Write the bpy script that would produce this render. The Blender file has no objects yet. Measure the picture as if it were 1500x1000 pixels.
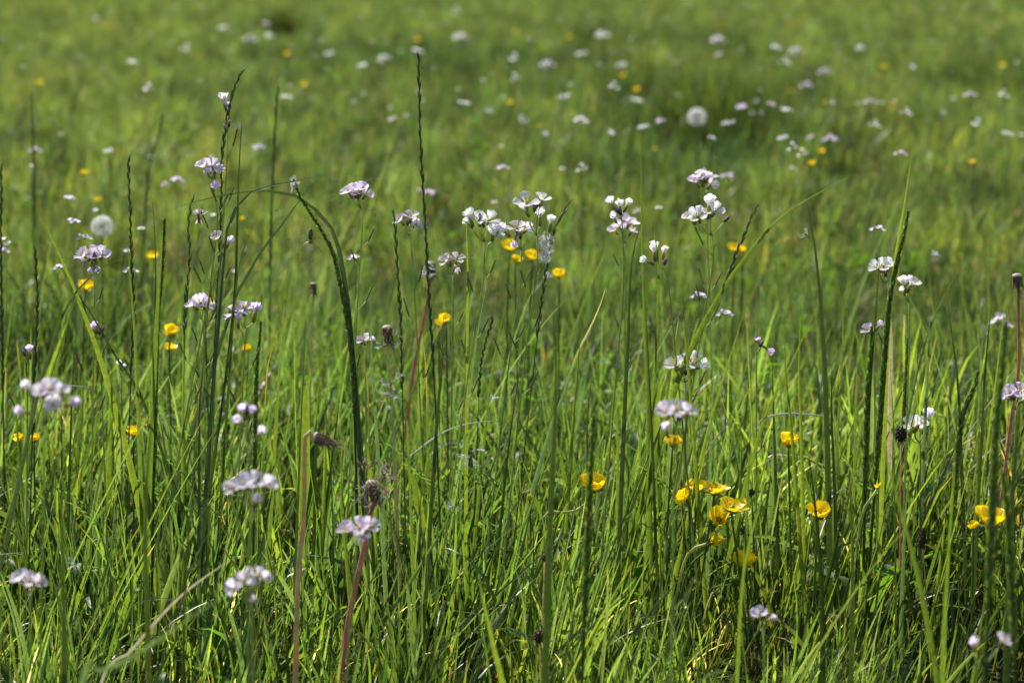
import bpy, math, random
import numpy as np
from mathutils import Vector, Matrix, noise
random.seed(7); rng = np.random.default_rng(11)
S = bpy.context.scene; COL = S.collection

# ------------------------------------------------------------------ camera, sky, sun, exposure
H, F, PITCH = 0.58, 100.0, 8.45
cam_d = bpy.data.cameras.new('camera'); cam = bpy.data.objects.new('camera', cam_d); COL.objects.link(cam)
cam.location = (0, 0, H); cam.rotation_euler = (math.radians(90 - PITCH), 0, 0)
cam_d.lens = F; cam_d.sensor_width = 36; cam_d.clip_start = 0.02; cam_d.clip_end = 2000
cam_d.dof.use_dof = True; cam_d.dof.focus_distance = 2.2; cam_d.dof.aperture_fstop = 10; cam_d.dof.aperture_blades = 8
S.camera = cam
SUN_EL, SUN_AZ = 48.0, -40.0            # azimuth from straight ahead, negative = left
w = bpy.data.worlds.new('World'); S.world = w; w.use_nodes = True
bg = w.node_tree.nodes['Background']; sky = w.node_tree.nodes.new('ShaderNodeTexSky')
sky.sky_type = 'NISHITA'; sky.sun_disc = False
sky.sun_elevation = math.radians(SUN_EL); sky.sun_rotation = math.radians(SUN_AZ)
w.node_tree.links.new(sky.outputs[0], bg.inputs[0]); bg.inputs[1].default_value = 0.07
sd = bpy.data.lights.new('sun', 'SUN'); sun = bpy.data.objects.new('sun', sd); COL.objects.link(sun)
sd.energy = 5.0; sd.angle = math.radians(0.5); sd.color = (1.0, 0.95, 0.87)
e, a = math.radians(SUN_EL), math.radians(SUN_AZ)
sun.rotation_euler = Vector((math.sin(a)*math.cos(e), math.cos(a)*math.cos(e), math.sin(e))).to_track_quat('Z', 'Y').to_euler()
S.view_settings.view_transform = 'Standard'; S.view_settings.look = 'None'
S.view_settings.exposure = 0.82; S.view_settings.gamma = 1
S.render.engine = 'CYCLES'; S.cycles.use_denoising = True
S.cycles.max_bounces = 8; S.cycles.diffuse_bounces = 4; S.cycles.transmission_bounces = 6; S.cycles.transparent_max_bounces = 8
S.cycles.sample_clamp_indirect = 4

# ------------------------------------------------------------------ materials
def attr_mat(name, trans, tcol, rough, spec, inst=False, bump=0, veins=False, sat=1.0):
    """surface whose own colour is the vertex colour 'tint'; trans = share of light let through; tcol multiplies the let-through colour"""
    m = bpy.data.materials.new(name); m.use_nodes = True; nt = m.node_tree; N = nt.nodes; L = nt.links
    for n in list(N): N.remove(n)
    out = N.new('ShaderNodeOutputMaterial'); p = N.new('ShaderNodeBsdfPrincipled')
    at = N.new('ShaderNodeAttribute'); at.attribute_name = 'tint'; col = at.outputs['Color']
    tc = N.new('ShaderNodeTexCoord'); nz = N.new('ShaderNodeTexNoise'); nz.inputs['Scale'].default_value = 260 if not veins else 500
    L.new(tc.outputs['Object'], nz.inputs['Vector'])
    mr = N.new('ShaderNodeMapRange'); mr.inputs[1].default_value = .3; mr.inputs[2].default_value = .7
    mr.inputs[3].default_value = .8; mr.inputs[4].default_value = 1.2 if not veins else 1.06
    if veins: mr.inputs[3].default_value = .93
    L.new(nz.outputs[0], mr.inputs[0])
    mul = N.new('ShaderNodeVectorMath'); mul.operation = 'SCALE'; L.new(col, mul.inputs[0]); L.new(mr.outputs[0], mul.inputs['Scale']); col = mul.outputs[0]
    if inst:
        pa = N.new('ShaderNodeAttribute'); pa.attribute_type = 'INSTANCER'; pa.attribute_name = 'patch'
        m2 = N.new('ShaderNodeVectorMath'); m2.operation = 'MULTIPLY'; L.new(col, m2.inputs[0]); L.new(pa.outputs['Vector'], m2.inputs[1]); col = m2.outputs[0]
    L.new(col, p.inputs['Base Color']); p.inputs['Roughness'].default_value = rough
    p.inputs['Specular IOR Level'].default_value = spec
    t = N.new('ShaderNodeBsdfTranslucent'); tm = N.new('ShaderNodeVectorMath'); tm.operation = 'MULTIPLY'
    tm.inputs[1].default_value = tcol; L.new(col, tm.inputs[0]); L.new(tm.outputs[0], t.inputs[0])
    mix = N.new('ShaderNodeMixShader'); mix.inputs[0].default_value = trans
    L.new(p.outputs[0], mix.inputs[1]); L.new(t.outputs[0], mix.inputs[2]); L.new(mix.outputs[0], out.inputs[0])
    return m
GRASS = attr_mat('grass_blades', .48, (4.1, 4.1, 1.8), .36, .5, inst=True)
LEAF = attr_mat('leaf', .44, (3.7, 3.6, 1.5), .5, .35)
STEM = attr_mat('plant_stem', .30, (2.6, 2.6, 1.5), .42, .5)
DRY = attr_mat('dry_plant', .38, (1.5, 1.5, 1.4), .6, .3)
PETAL = attr_mat('lilac_petal', .57, (1.08, 1.08, 1.07), .5, .3, veins=True)
YELLOW = attr_mat('buttercup_petal', .45, (1.0, 1.0, .5), .28, .5, veins=True)
FLUFF = attr_mat('seed_fluff', .68, (1, 1, 1), .5, .3)
BUG = attr_mat('insect_shell', .05, (1, 1, 1), .3, .5)

# ------------------------------------------------------------------ helpers
TP = math.tan(math.radians(PITCH)); CP, SP = math.cos(math.radians(PITCH)), math.sin(math.radians(PITCH))
def at(px, py, Y):
    """the place at depth Y behind which pixel (px, py) of the 1500 x 1000 photograph looks"""
    u = (px - 750) / 1500 * 36 / F; v = (500 - py) / 1500 * 36 / F
    d = Vector((u, CP + v * SP, -SP + v * CP))
    return Vector((0, 0, H)) + d * (Y / d.y)
def drop(py):
    v = (500 - py) / 1500 * 36 / F
    return (SP - v * CP) / (CP + v * SP)
def px_m(Y): return Y * 36 / F / 1500
class G:
    def __init__(s): s.v = []; s.f = []; s.c = []
    def add(s, vs, fs, cs):
        o = len(s.v); s.v += [tuple(p) for p in vs]; s.f += [tuple(i + o for i in q) for q in fs]
        s.c += list(cs) if isinstance(cs, list) else [cs] * len(vs)
    def tube(s, path, radii, col, k=6, cap=True):
        n = len(path); vs = []; cs = []
        up = Vector((0.31, 0.9, 0.2))
        for i, p in enumerate(path):
            t = (path[min(i+1, n-1)] - path[max(i-1, 0)])
            if t.length < 1e-9: t = Vector((0, 0, 1))
            t.normalize(); x = t.cross(up)
            if x.length < .05: x = t.cross(Vector((1, 0, 0)))
            x.normalize(); y = t.cross(x); r = radii[i] if hasattr(radii, '__len__') else radii
            for j in range(k):
                an = 2*math.pi*j/k; vs.append(p + x*(r*math.cos(an)) + y*(r*math.sin(an)))
                cs.append(col[i] if isinstance(col, list) else col)
        fs = [(i*k+j, i*k+(j+1) % k, (i+1)*k+(j+1) % k, (i+1)*k+j) for i in range(n-1) for j in range(k)]
        if cap: fs += [tuple(range(k))[::-1], tuple(range((n-1)*k, n*k))]
        s.add(vs, fs, cs)
    def strip(s, path, widths, col, wdir, fold=.35, twist=0):
        n = len(path); vs = []; cs = []
        for i, p in enumerate(path):
            t = (path[min(i+1, n-1)] - path[max(i-1, 0)]).normalized()
            wd = (wdir - t*wdir.dot(t)) if not isinstance(wdir, float) else Matrix.Rotation(wdir, 3, t) @ t.cross(Vector((0, 1, 0.0001)))
            wd.normalize()
            if twist: wd = Matrix.Rotation(twist*i/(n-1), 3, t) @ wd
            nn = t.cross(wd); hw = widths[i] * .5
            vs += [p - wd*hw, p - nn*(hw*fold), p + wd*hw]
            cc = col[i] if isinstance(col, list) else col
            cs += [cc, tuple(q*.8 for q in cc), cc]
        fs = []
        for i in range(n-1):
            for j in (0, 1): fs.append((i*3+j, i*3+j+1, i*3+3+j+1, i*3+3+j))
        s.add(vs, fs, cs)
    def ell(s, c, axis, a, b, col, nu=8, nv=6):
        axis = axis.normalized(); x = axis.cross(Vector((.3, .8, .1)));
        if x.length < .05: x = axis.cross(Vector((1, 0, 0)))
        x.normalize(); y = axis.cross(x); vs = []; fs = []
        for i in range(nv+1):
            th = math.pi*i/nv; r = math.sin(th)*b + 1e-6; z = -math.cos(th)*a
            for j in range(nu):
                an = 2*math.pi*j/nu; vs.append(c + axis*z + x*(r*math.cos(an)) + y*(r*math.sin(an)))
        for i in range(nv):
            for j in range(nu): fs.append((i*nu+j, i*nu+(j+1) % nu, (i+1)*nu+(j+1) % nu, (i+1)*nu+j))
        s.add(vs, fs, col)
    def petal(s, o, axis, side, L, W, th0, recurve, col, claw=.3, tipcol=None, notch=.06):
        """one petal leaving o; axis = flower axis, side = outward direction"""
        axis = axis.normalized(); out = (side - axis*side.dot(axis)).normalized(); cr = axis.cross(out)
        rows, cols = 7, 5; vs = []; cs = []; p = o.copy(); ph = random.random()*6
        for i in range(rows+1):
            t = i/rows; th = th0 + recurve*t
            d = axis*math.cos(th) + out*math.sin(th); nrm = axis*math.sin(th) - out*math.cos(th)
            if i: p = p + d*(L/rows)
            if t < claw: hw = .16 + .12*(t/claw)
            else:
                q = (t - claw)/(1 - claw); hw = .28 + .72*math.sin(min(1, q*1.25)*math.pi/2)
                if q > .72: hw *= math.sqrt(max(.05, 1 - ((q-.72)/.30)**2))
            for j in range(cols):
                u = j/(cols-1)*2 - 1
                end = -(u*u*.10 - .0)*L*(t**4) - (notch*L*(1-abs(u))**2)*(t**8)
                wob = math.sin(ph + u*2.6 + t*4)*.035*L*t
                vs.append(p + cr*(u*hw*W*.5) + nrm*((u*u)*W*.13*hw + wob) + d*end)
                k = 1.0 - .05*(abs(u) < .3)*(t < .6)
                cc = col if not tipcol else tuple(col[m]*(1-t) + tipcol[m]*t for m in range(3))
                cs.append(tuple(x*k for x in cc))
        fs = [(i*cols+j, i*cols+j+1, (i+1)*cols+j+1, (i+1)*cols+j) for i in range(rows) for j in range(cols-1)]
        s.add(vs, fs, cs)
    def build(s, name, mat, parent=None, origin=None, smooth=True):
        me = bpy.data.meshes.new(name); o0 = origin if origin is not None else Vector((0, 0, 0))
        me.from_pydata([(x-o0[0], y-o0[1], z-o0[2]) for x, y, z in s.v], [], s.f)
        ca = me.color_attributes.new('tint', 'FLOAT_COLOR', 'POINT')
        ca.data.foreach_set('color', np.array([(*c[:3], 1) for c in s.c], dtype=np.float32).ravel())
        if smooth: me.polygons.foreach_set('use_smooth', [True]*len(me.polygons))
        me.materials.append(mat); o = bpy.data.objects.new(name, me); COL.objects.link(o)
        if parent: o.parent = parent
        return o
def tag(o, label, cat, group=None):
    o['label'] = label; o['category'] = cat
    if group: o['group'] = group
    o['kind'] = 'thing'
    return o
def empty(name, loc, label=None, cat=None, group=None):
    o = bpy.data.objects.new(name, None); o.empty_display_size = .02; COL.objects.link(o); o.location = loc
    if label: tag(o, label, cat, group)
    return o
def jit(c, k=.12):
    f = 1 + random.uniform(-k, k); return tuple(max(0, x*f*(1+random.uniform(-k, k)*.4)) for x in c)
def rnd(a, b): return random.uniform(a, b)
def spline(pts, n):
    """Catmull-Rom through pts, n points evenly by length"""
    P = [pts[0]*2 - pts[1]] + list(pts) + [pts[-1]*2 - pts[-2]]; out = []
    for i in range(1, len(P)-2):
        p0, p1, p2, p3 = P[i-1:i+3]
        for k in range(8):
            t = k/8; out.append(.5*((2*p1) + (p2-p0)*t + (2*p0-5*p1+4*p2-p3)*t*t + (3*p1-p0-3*p2+p3)*t**3))
    out.append(pts[-1]); L = [0]
    for i in range(1, len(out)): L.append(L[-1] + (out[i]-out[i-1]).length)
    res = []; j = 0
    for k in range(n):
        q = L[-1]*k/(n-1)
        while j < len(L)-2 and L[j+1] < q: j += 1
        f = (q-L[j])/max(1e-9, L[j+1]-L[j]); res.append(out[j].lerp(out[j+1], min(1, f)))
    return res
def rooted(pix, Y, dy=0.0):
    """pixel outline from tip to foot -> path from the ground up to the tip; dy = how much nearer (-) or farther (+) the tip is"""
    n = len(pix); P = [at(x, y, Y + dy*(1 - i/max(1, n-1))) for i, (x, y) in enumerate(pix)]
    last = P[-1]; d = (P[-1] - P[-2]).normalized()
    if last.z > .004:
        if d.z > -.25 or abs(d.x) > .45: d = Vector((d.x*.3, 0, -1)).normalized()
        d.x *= .8; P.append(last + d*(last.z/ -d.z) + Vector((0, 0, -.002)))
    return P[::-1]

# ------------------------------------------------------------------ ground
def ground():
    m = bpy.data.materials.new('meadow_soil'); m.use_nodes = True; nt = m.node_tree; N = nt.nodes; L = nt.links
    p = N['Principled BSDF']; p.inputs['Roughness'].default_value = .95; p.inputs['Specular IOR Level'].default_value = .1
    tc = N.new('ShaderNodeTexCoord'); n1 = N.new('ShaderNodeTexNoise'); n1.inputs['Scale'].default_value = 60; n1.inputs['Detail'].default_value = 8
    n2 = N.new('ShaderNodeTexNoise'); n2.inputs['Scale'].default_value = 1.3; n2.inputs['Detail'].default_value = 4
    L.new(tc.outputs['Object'], n1.inputs[0]); L.new(tc.outputs['Object'], n2.inputs[0])
    r = N.new('ShaderNodeValToRGB'); r.color_ramp.elements[0].color = (.018, .022, .008, 1); r.color_ramp.elements[1].color = (.06, .075, .022, 1)
    r.color_ramp.elements[0].position = .35; r.color_ramp.elements[1].position = .7
    L.new(n1.outputs[0], r.inputs[0])
    mx = N.new('ShaderNodeMix'); mx.data_type = 'RGBA'; mx.blend_type = 'MULTIPLY'; mx.inputs[0].default_value = .5
    r2 = N.new('ShaderNodeValToRGB'); r2.color_ramp.elements[0].color = (.6, .8, .5, 1); r2.color_ramp.elements[1].color = (1.2, 1.2, .9, 1)
    L.new(n2.outputs[0], r2.inputs[0]); L.new(r.outputs[0], mx.inputs[6]); L.new(r2.outputs[0], mx.inputs[7]); L.new(mx.outputs[2], p.inputs['Base Color'])
    bp = N.new('ShaderNodeBump'); bp.inputs['Strength'].default_value = .8; bp.inputs['Distance'].default_value = .01; L.new(n1.outputs[0], bp.inputs['Height']); L.new(bp.outputs[0], p.inputs['Normal'])
    me = bpy.data.meshes.new('ground'); vs = []; fs = []
    xs = [-600, -120, -30] + list(np.linspace(-8, 8, 41)) + [30, 120, 600]; ys = [-600, -60, -10] + list(np.linspace(-2, 22, 61)) + [40, 90, 200, 600]
    for y in ys:
        for x in xs:
            z = -.004 + .008*noise.noise(Vector((x*1.3, y*1.3, 0))) if abs(x) < 9 and -3 < y < 23 else -.004
            vs.append((x, y, z - .006))
    nx = len(xs)
    for j in range(len(ys)-1):
        for i in range(nx-1): fs.append((j*nx+i, j*nx+i+1, (j+1)*nx+i+1, (j+1)*nx+i))
    me.from_pydata(vs, [], fs); me.materials.append(m); o = bpy.data.objects.new('ground', me); COL.objects.link(o); o['kind'] = 'structure'
ground()

# ------------------------------------------------------------------ meadow grass: many small tufts, scattered
GREENS = np.array([(.048, .080, .014), (.066, .096, .015), (.084, .112, .018), (.036, .062, .016), (.056, .080, .032), (.026, .046, .012)])
def blades_mesh(name, nb, R, hmin, hmax, wmin, wmax, lean, seg=7, straw=.05, hpow=1.0, seed=0):
    r = np.random.default_rng(seed)
    V = []; C = []; Fc = []
    for b in range(nb):
        ang = r.uniform(0, 2*np.pi); rr = R*np.sqrt(r.uniform()); bx, by = rr*np.cos(ang), rr*np.sin(ang)
        h = hmin + (hmax-hmin)*r.uniform()**hpow; wd = r.uniform(wmin, wmax)
        az = r.uniform(0, 2*np.pi); l0 = abs(r.normal(0, lean*.55)); bend = abs(r.normal(0, lean)) + .04
        if r.uniform() < .13: bend += r.uniform(.5, 1.8)
        waz = r.uniform(0, np.pi); tw = r.normal(0, .5)
        c = GREENS[r.integers(len(GREENS))]*r.uniform(.75, 1.3)
        dead = r.uniform() < straw
        if dead:
            c = np.array([(.36, .29, .15), (.30, .20, .08), (.40, .35, .22), (.33, .12, .02)][r.integers(4)])*r.uniform(.6, 1)
            h *= r.uniform(.4, .9); wd *= .6; bend += r.uniform(0, 1.0)
        p = np.array([bx, by, -.008]); base = len(V)
        for i in range(seg+1):
            t = i/seg; th = l0 + bend*t**1.6
            d = np.array([np.sin(th)*np.cos(az), np.sin(th)*np.sin(az), np.cos(th)])
            if i: p = p + d*h/seg
            a2 = waz + tw*t; wv = np.array([np.cos(a2), np.sin(a2), 0]); wv -= d*wv.dot(d); wv /= np.linalg.norm(wv)+1e-9
            nn = np.cross(d, wv); hw = wd*.5*min(1, (.55 + 1.6*t))*(1 - t**3.2) + .00008
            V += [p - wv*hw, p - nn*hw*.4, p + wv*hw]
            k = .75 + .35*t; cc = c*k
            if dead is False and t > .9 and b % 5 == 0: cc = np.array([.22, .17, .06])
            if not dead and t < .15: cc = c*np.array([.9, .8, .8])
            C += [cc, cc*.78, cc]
        for i in range(seg):
            for j in (0, 1): Fc.append((base+i*3+j, base+i*3+j+1, base+i*3+4+j, base+i*3+3+j))
    me = bpy.data.meshes.new(name); me.from_pydata([tuple(v) for v in V], [], Fc)
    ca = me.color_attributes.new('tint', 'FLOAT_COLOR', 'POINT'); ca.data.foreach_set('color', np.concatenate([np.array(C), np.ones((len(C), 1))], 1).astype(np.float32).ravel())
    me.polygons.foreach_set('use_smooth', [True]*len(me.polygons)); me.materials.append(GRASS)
    return bpy.data.objects.new(name, me)
def herb_mesh(name, seed):
    """low broad leaves and leaflets between the grass"""
    random.seed(seed); g = G()
    for k in range(7):
        az = rnd(0, 6.28); b = Vector((rnd(-.02, .02), rnd(-.02, .02), -.005)); L = rnd(.05, .12); o = Vector((math.cos(az), math.sin(az), 0))
        th = rnd(.1, .5); top = b + o*L*math.sin(th) + Vector((0, 0, L*math.cos(th)))
        c = jit((.055, .115, .016), .25)
        g.tube(spline([b, b.lerp(top, .5) + o*-.004, top], 5), .0005, c, 4)
        if k < 4:
            path = spline([b.lerp(top, .5), top, top + o*.02 + Vector((0, 0, .012)), top + o*.045], 7)
            wv = Vector((-o.y, o.x, rnd(-.5, .5))).normalized()
            g.strip(path, [.003, .006, .009, .0105, .010, .006, .0005], c, wv, .25)
        else:
            for q in range(3):
                a3 = az + q*2.1; oo = Vector((math.cos(a3), math.sin(a3), rnd(-.1, .3)))
                g.petal(top, Vector((0, 0, 1)), oo, rnd(.012, .018), rnd(.012, .016), 1.2, .2, c, claw=.05)
    o = g.build(name, LEAF); COL.objects.unlink(o); return o
def meadow():
    src = bpy.data.collections.new('grass_tufts'); objs = []
    for i in range(10): objs.append(blades_mesh('t%02d' % i, 25, .045, .06, .17, .0014, .0054, .34, seed=i, straw=.07))
    for i in range(10, 14): objs.append(blades_mesh('t%02d' % i, 18, .04, .09, .21, .0028, .0070, .32, seed=i, straw=.04))
    for i in range(14, 18): objs.append(blades_mesh('t%02d' % i, 4, .05, .16, .34, .0013, .0034, .22, seg=10, seed=i, straw=.0))
    for i in range(18, 20): objs.append(blades_mesh('t%02d' % i, 40, .05, .03, .11, .0008, .0022, .6, seed=i, straw=.22))
    for i in range(20, 22): objs.append(herb_mesh('t%02d' % i, i))
    for o in objs: src.objects.link(o)
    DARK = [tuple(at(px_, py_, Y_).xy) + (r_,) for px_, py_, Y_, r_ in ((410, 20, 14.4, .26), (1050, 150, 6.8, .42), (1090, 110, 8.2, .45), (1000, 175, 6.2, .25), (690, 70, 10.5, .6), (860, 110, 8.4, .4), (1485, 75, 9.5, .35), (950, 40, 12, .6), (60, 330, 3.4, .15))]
    P = []; ROT = []; SC = []; IX = []; PA = []
    r = np.random.default_rng(5)
    def scatter(y0, y1, dens, tall=.03):
        hw = lambda y: .19*y + .55 + .06*y
        A = (y1-y0)*(hw(y0)+hw(y1)); n = int(A*dens)
        ys = r.uniform(y0, y1, n*2); xs = r.uniform(-1, 1, n*2)*hw(y1); k = np.abs(xs) < hw(ys); ys, xs = ys[k][:n], xs[k][:n]
        for x, y in zip(xs, ys):
            n1 = noise.noise(Vector((x*1.7, y*.9, 3.1))); n2 = noise.noise(Vector((x*4.5, y*3, 9.1))); n3 = noise.noise(Vector((x*.7, y*.5, 20)))
            u = r.uniform()
            tl = tall*(3.0 if y < 2.8 else 2.8 if y < 4 else .9)
            if y < 2.0: tl *= .2
            if u < tl: ix = 14 + r.integers(4)
            elif u < tl+(.16 if y < 2.7 else .34): ix = 18 + r.integers(2)
            elif u < tl+(.20 if y < 2.7 else .40): ix = 20 + r.integers(2)
            elif u < tl+(.20 if y < 2.7 else .40) + (.40 if y < 2.5 else .2) + .5*n1: ix = 10 + r.integers(4)
            else: ix = r.integers(10)
            s = .92 + .45*n1 + .25*n2 + r.uniform(-.15, .15)
            s *= float(np.interp(y, (1.0, 1.75, 1.95, 2.15, 2.35, 2.9, 4, 21), (.40, .48, .60, .76, .90, .88, .62, .54)))
            if ix in (14, 15, 16, 17): s = r.uniform(.55, .95)
            s = max(.32, min(1.3, s))
            if y > 4 and ix < 18 and ix >= 14 and r.uniform() < .5: ix = 18
            if .05 < x < .5 and 1.78 < y < 2.12 and ix not in (14, 15, 16, 17): s *= .72
            if y > 3 and ix in (10, 11, 12, 13) and r.uniform() < .6: ix = 18 + r.integers(2)
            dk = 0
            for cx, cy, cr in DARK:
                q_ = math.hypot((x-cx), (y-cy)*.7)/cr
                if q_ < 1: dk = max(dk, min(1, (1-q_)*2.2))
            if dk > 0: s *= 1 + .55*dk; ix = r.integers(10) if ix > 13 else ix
            th = r.uniform(0, 2*np.pi); lx = .12 + .22*noise.noise(Vector((x*1.2, y*.8, 40))) + r.normal(0, .14 if ix not in (14, 15, 16, 17) else .16); ly = r.normal(0, .14)
            Rm = Matrix.Rotation(lx, 3, 'Y') @ Matrix.Rotation(ly, 3, 'X') @ Matrix.Rotation(th, 3, 'Z')
            ee = Rm.to_euler(); P.append((x, y, 0)); ROT.append(tuple(ee)); SC.append((s, s, s*r.uniform(.9, 1.1))); IX.append(ix)
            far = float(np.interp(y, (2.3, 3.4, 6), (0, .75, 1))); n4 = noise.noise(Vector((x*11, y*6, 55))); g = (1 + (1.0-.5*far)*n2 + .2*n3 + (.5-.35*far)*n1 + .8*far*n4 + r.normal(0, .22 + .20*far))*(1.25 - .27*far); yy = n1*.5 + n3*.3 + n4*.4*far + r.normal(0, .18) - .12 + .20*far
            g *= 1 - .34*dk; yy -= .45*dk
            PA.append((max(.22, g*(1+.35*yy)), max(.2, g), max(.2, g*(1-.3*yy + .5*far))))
    scatter(1.0, 1.75, 420, .03); scatter(1.75, 3.2, 640, .045); scatter(3.2, 6, 520, .03); scatter(6, 11, 360, .02); scatter(11, 21, 260, .02)
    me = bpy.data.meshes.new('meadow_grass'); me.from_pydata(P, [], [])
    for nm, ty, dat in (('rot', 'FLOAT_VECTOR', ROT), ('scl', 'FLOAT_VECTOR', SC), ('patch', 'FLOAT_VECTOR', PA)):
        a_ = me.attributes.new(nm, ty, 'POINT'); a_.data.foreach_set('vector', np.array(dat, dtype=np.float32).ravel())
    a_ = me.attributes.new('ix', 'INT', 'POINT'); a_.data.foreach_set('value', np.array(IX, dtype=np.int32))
    ob = bpy.data.objects.new('meadow_grass', me); COL.objects.link(ob); tag(ob, 'dense lush green meadow grass covering the whole ground', 'grass'); ob['kind'] = 'stuff'
    me.materials.append(GRASS)
    ng = bpy.data.node_groups.new('scatter', 'GeometryNodeTree')
    ng.interface.new_socket('Geometry', in_out='INPUT', socket_type='NodeSocketGeometry'); ng.interface.new_socket('Geometry', in_out='OUTPUT', socket_type='NodeSocketGeometry')
    N = ng.nodes; L = ng.links; gi = N.new('NodeGroupInput'); go = N.new('NodeGroupOutput')
    ci = N.new('GeometryNodeCollectionInfo'); ci.inputs[0].default_value = src; ci.inputs['Separate Children'].default_value = True; ci.inputs['Reset Children'].default_value = True
    ip = N.new('GeometryNodeInstanceOnPoints'); ip.inputs['Pick Instance'].default_value = True
    def na(nm, ty):
        n = N.new('GeometryNodeInputNamedAttribute'); n.data_type = ty; n.inputs[0].default_value = nm; return n.outputs[0]
    L.new(gi.outputs[0], ip.inputs['Points']); L.new(ci.outputs[0], ip.inputs['Instance']); L.new(na('ix', 'INT'), ip.inputs['Instance Index'])
    L.new(na('rot', 'FLOAT_VECTOR'), ip.inputs['Rotation']); L.new(na('scl', 'FLOAT_VECTOR'), ip.inputs['Scale']); L.new(ip.outputs[0], go.inputs[0])
    mo = ob.modifiers.new('scatter', 'NODES'); mo.node_group = ng
meadow()

# ------------------------------------------------------------------ flower builders
LILAC, WHITE, PINK = (.86, .75, .95), (.93, .92, .95), (.90, .80, .95)
GRN, YG = (.070, .125, .022), (.11, .16, .02)
STATE = {'o': (.80, .45), 'w': (.95, .40), 'h': (.55, .60), 'b': (.16, .14)}
Y_NEAR = [9]
def cuckoo_blossom(c, axis, state, size, col, parent, org):
    """one four-petalled flower: petals plus its green cup and stamens"""
    th, rc = STATE[state]; g = G(); size *= 1.0 if Y_NEAR[0] > 1.9 else .86; L = .0092*size; W = .0073*size
    x = axis.cross(Vector((.2, 1, .3))).normalized(); y = axis.cross(x); ph = rnd(0, 1.5)
    th += rnd(-.1, .1)
    for k in range(4):
        an = ph + k*math.pi/2 + rnd(-.15, .15)
        g.petal(c, axis, x*math.cos(an) + y*math.sin(an), L*rnd(.9, 1.08), W*rnd(.88, 1.08), th + rnd(-.18, .18), rc + rnd(-.15, .2), jit(col, .04), claw=.28)
    f = g.build('flower', PETAL, parent, org)
    g = G(); cc = jit((.16, .17, .05) if random.random() < .7 else (.14, .10, .12), .15)
    g.tube([c - axis*.0048*size, c - axis*.004*size, c - axis*.002*size, c + axis*.0004, c + axis*.0022*size], [.0005*size, .0011*size, .0014*size, .0013*size, .0009*size], [GRN, cc, cc, jit((.30, .28, .06)), (.36, .34, .08)], 6)
    for k in range(4):
        an = rnd(0, 6.28); q = c + axis*.0045*size + (x*math.cos(an) + y*math.sin(an))*.0013*size
        g.tube([c, q], .00018*size, (.35, .36, .12), 3); g.ell(q, axis, .0009*size, .0005*size, (.60, .48, .08), 5, 4)
    g.build('calyx', STEM, f, Vector((0, 0, 0)) + org)
    return f
def raceme(top_w, head, blossoms, buds, root, org, stem_path, size, col, pods=4, leaves=3, stemr=.0008, pinkpods=False):
    sg = G(); sc = jit((.26, .32, .12), .12); n = len(stem_path)
    sg.tube(stem_path, [stemr*(1.25 - .5*i/(n-1)) for i in range(n)], [tuple(sc[m]*(1 - .1*i/n) for m in range(3)) for i in range(n)], 6)
    node = stem_path[-1]
    for c, ax, st, s in blossoms:
        b = c - ax*.0048*size*s; mid = node.lerp(b, .55) + (Vector((0, 0, -1)) * .0015) + (b-node).cross(Vector((0, 1, 0))).normalized()*.0008
        sg.tube(spline([stem_path[-1 if b.z > node.z else -2], mid, b], 5), .00042, jit(sc, .1), 4)
    for q in buds: sg.tube([node, q], .0003, sc, 4)
    tops = stem_path
    for k in range(pods):
        i = int(n*(.62 + .36*k/max(1, pods))); i = min(i, n-2); p = tops[i]; az = rnd(-1.1, 1.1) + (math.pi if k % 2 else 0)
        d = Vector((math.cos(az), math.sin(az)*.6, 1.1)).normalized(); L = rnd(.010, .018); q = p + d*L*.7
        sg.tube([p, q], .00028, sc, 4)
        pg = G(); pc = jit((.10, .13, .04) if random.random() < .6 else (.13, .08, .06), .2); e_ = q + (d + Vector((0, 0, .7))).normalized()*L
        pg.tube([q, q.lerp(e_, .15), q.lerp(e_, .85), e_], [.0003, .0006, .0006, .0002], pc, 5); pg.build('seed_pod', STEM, root, org)
    sg.build('stem', STEM, root, org)
    for k in range(leaves):
        i = int(n*(.15 + .5*k/max(1, leaves))); p = stem_path[i]; az = rnd(-.6, .6) + (math.pi if k % 2 else 0)
        d = Vector((math.cos(az), math.sin(az), .9)).normalized(); g = G(); L = rnd(.03, .045); e_ = p + d*L
        mp = spline([p, p.lerp(e_, .5) + Vector((0, 0, .003)), e_ - Vector((0, 0, .003))], 7); c = jit((.06, .11, .02), .15)
        g.tube(mp, .0003, c, 4); wv = Vector((-d.y, d.x, 0)).normalized()
        for q in range(2, 7):
            for s_ in (-1, 1):
                dd = (wv*s_ + d*.8).normalized(); g.strip([mp[q], mp[q]+dd*.004, mp[q]+dd*.009], [.0004, .0014, .0003], c, d.cross(dd), .1)
        g.build('leaf', LEAF, root, org)
    for q in buds:
        g = G(); ax = (q - node).normalized(); g.ell(q + ax*.002*size, ax, .0030*size, .0014*size, jit((.33, .22, .42), .2), 7, 6)
        g.ell(q, ax, .0022*size, .00135*size, jit((.12, .13, .05), .1), 7, 5); g.build('bud', PETAL, root, org)
def flower_axis(dx, dz, face=0.0):
    return Vector((dx, -face, dz)).normalized()
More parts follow.
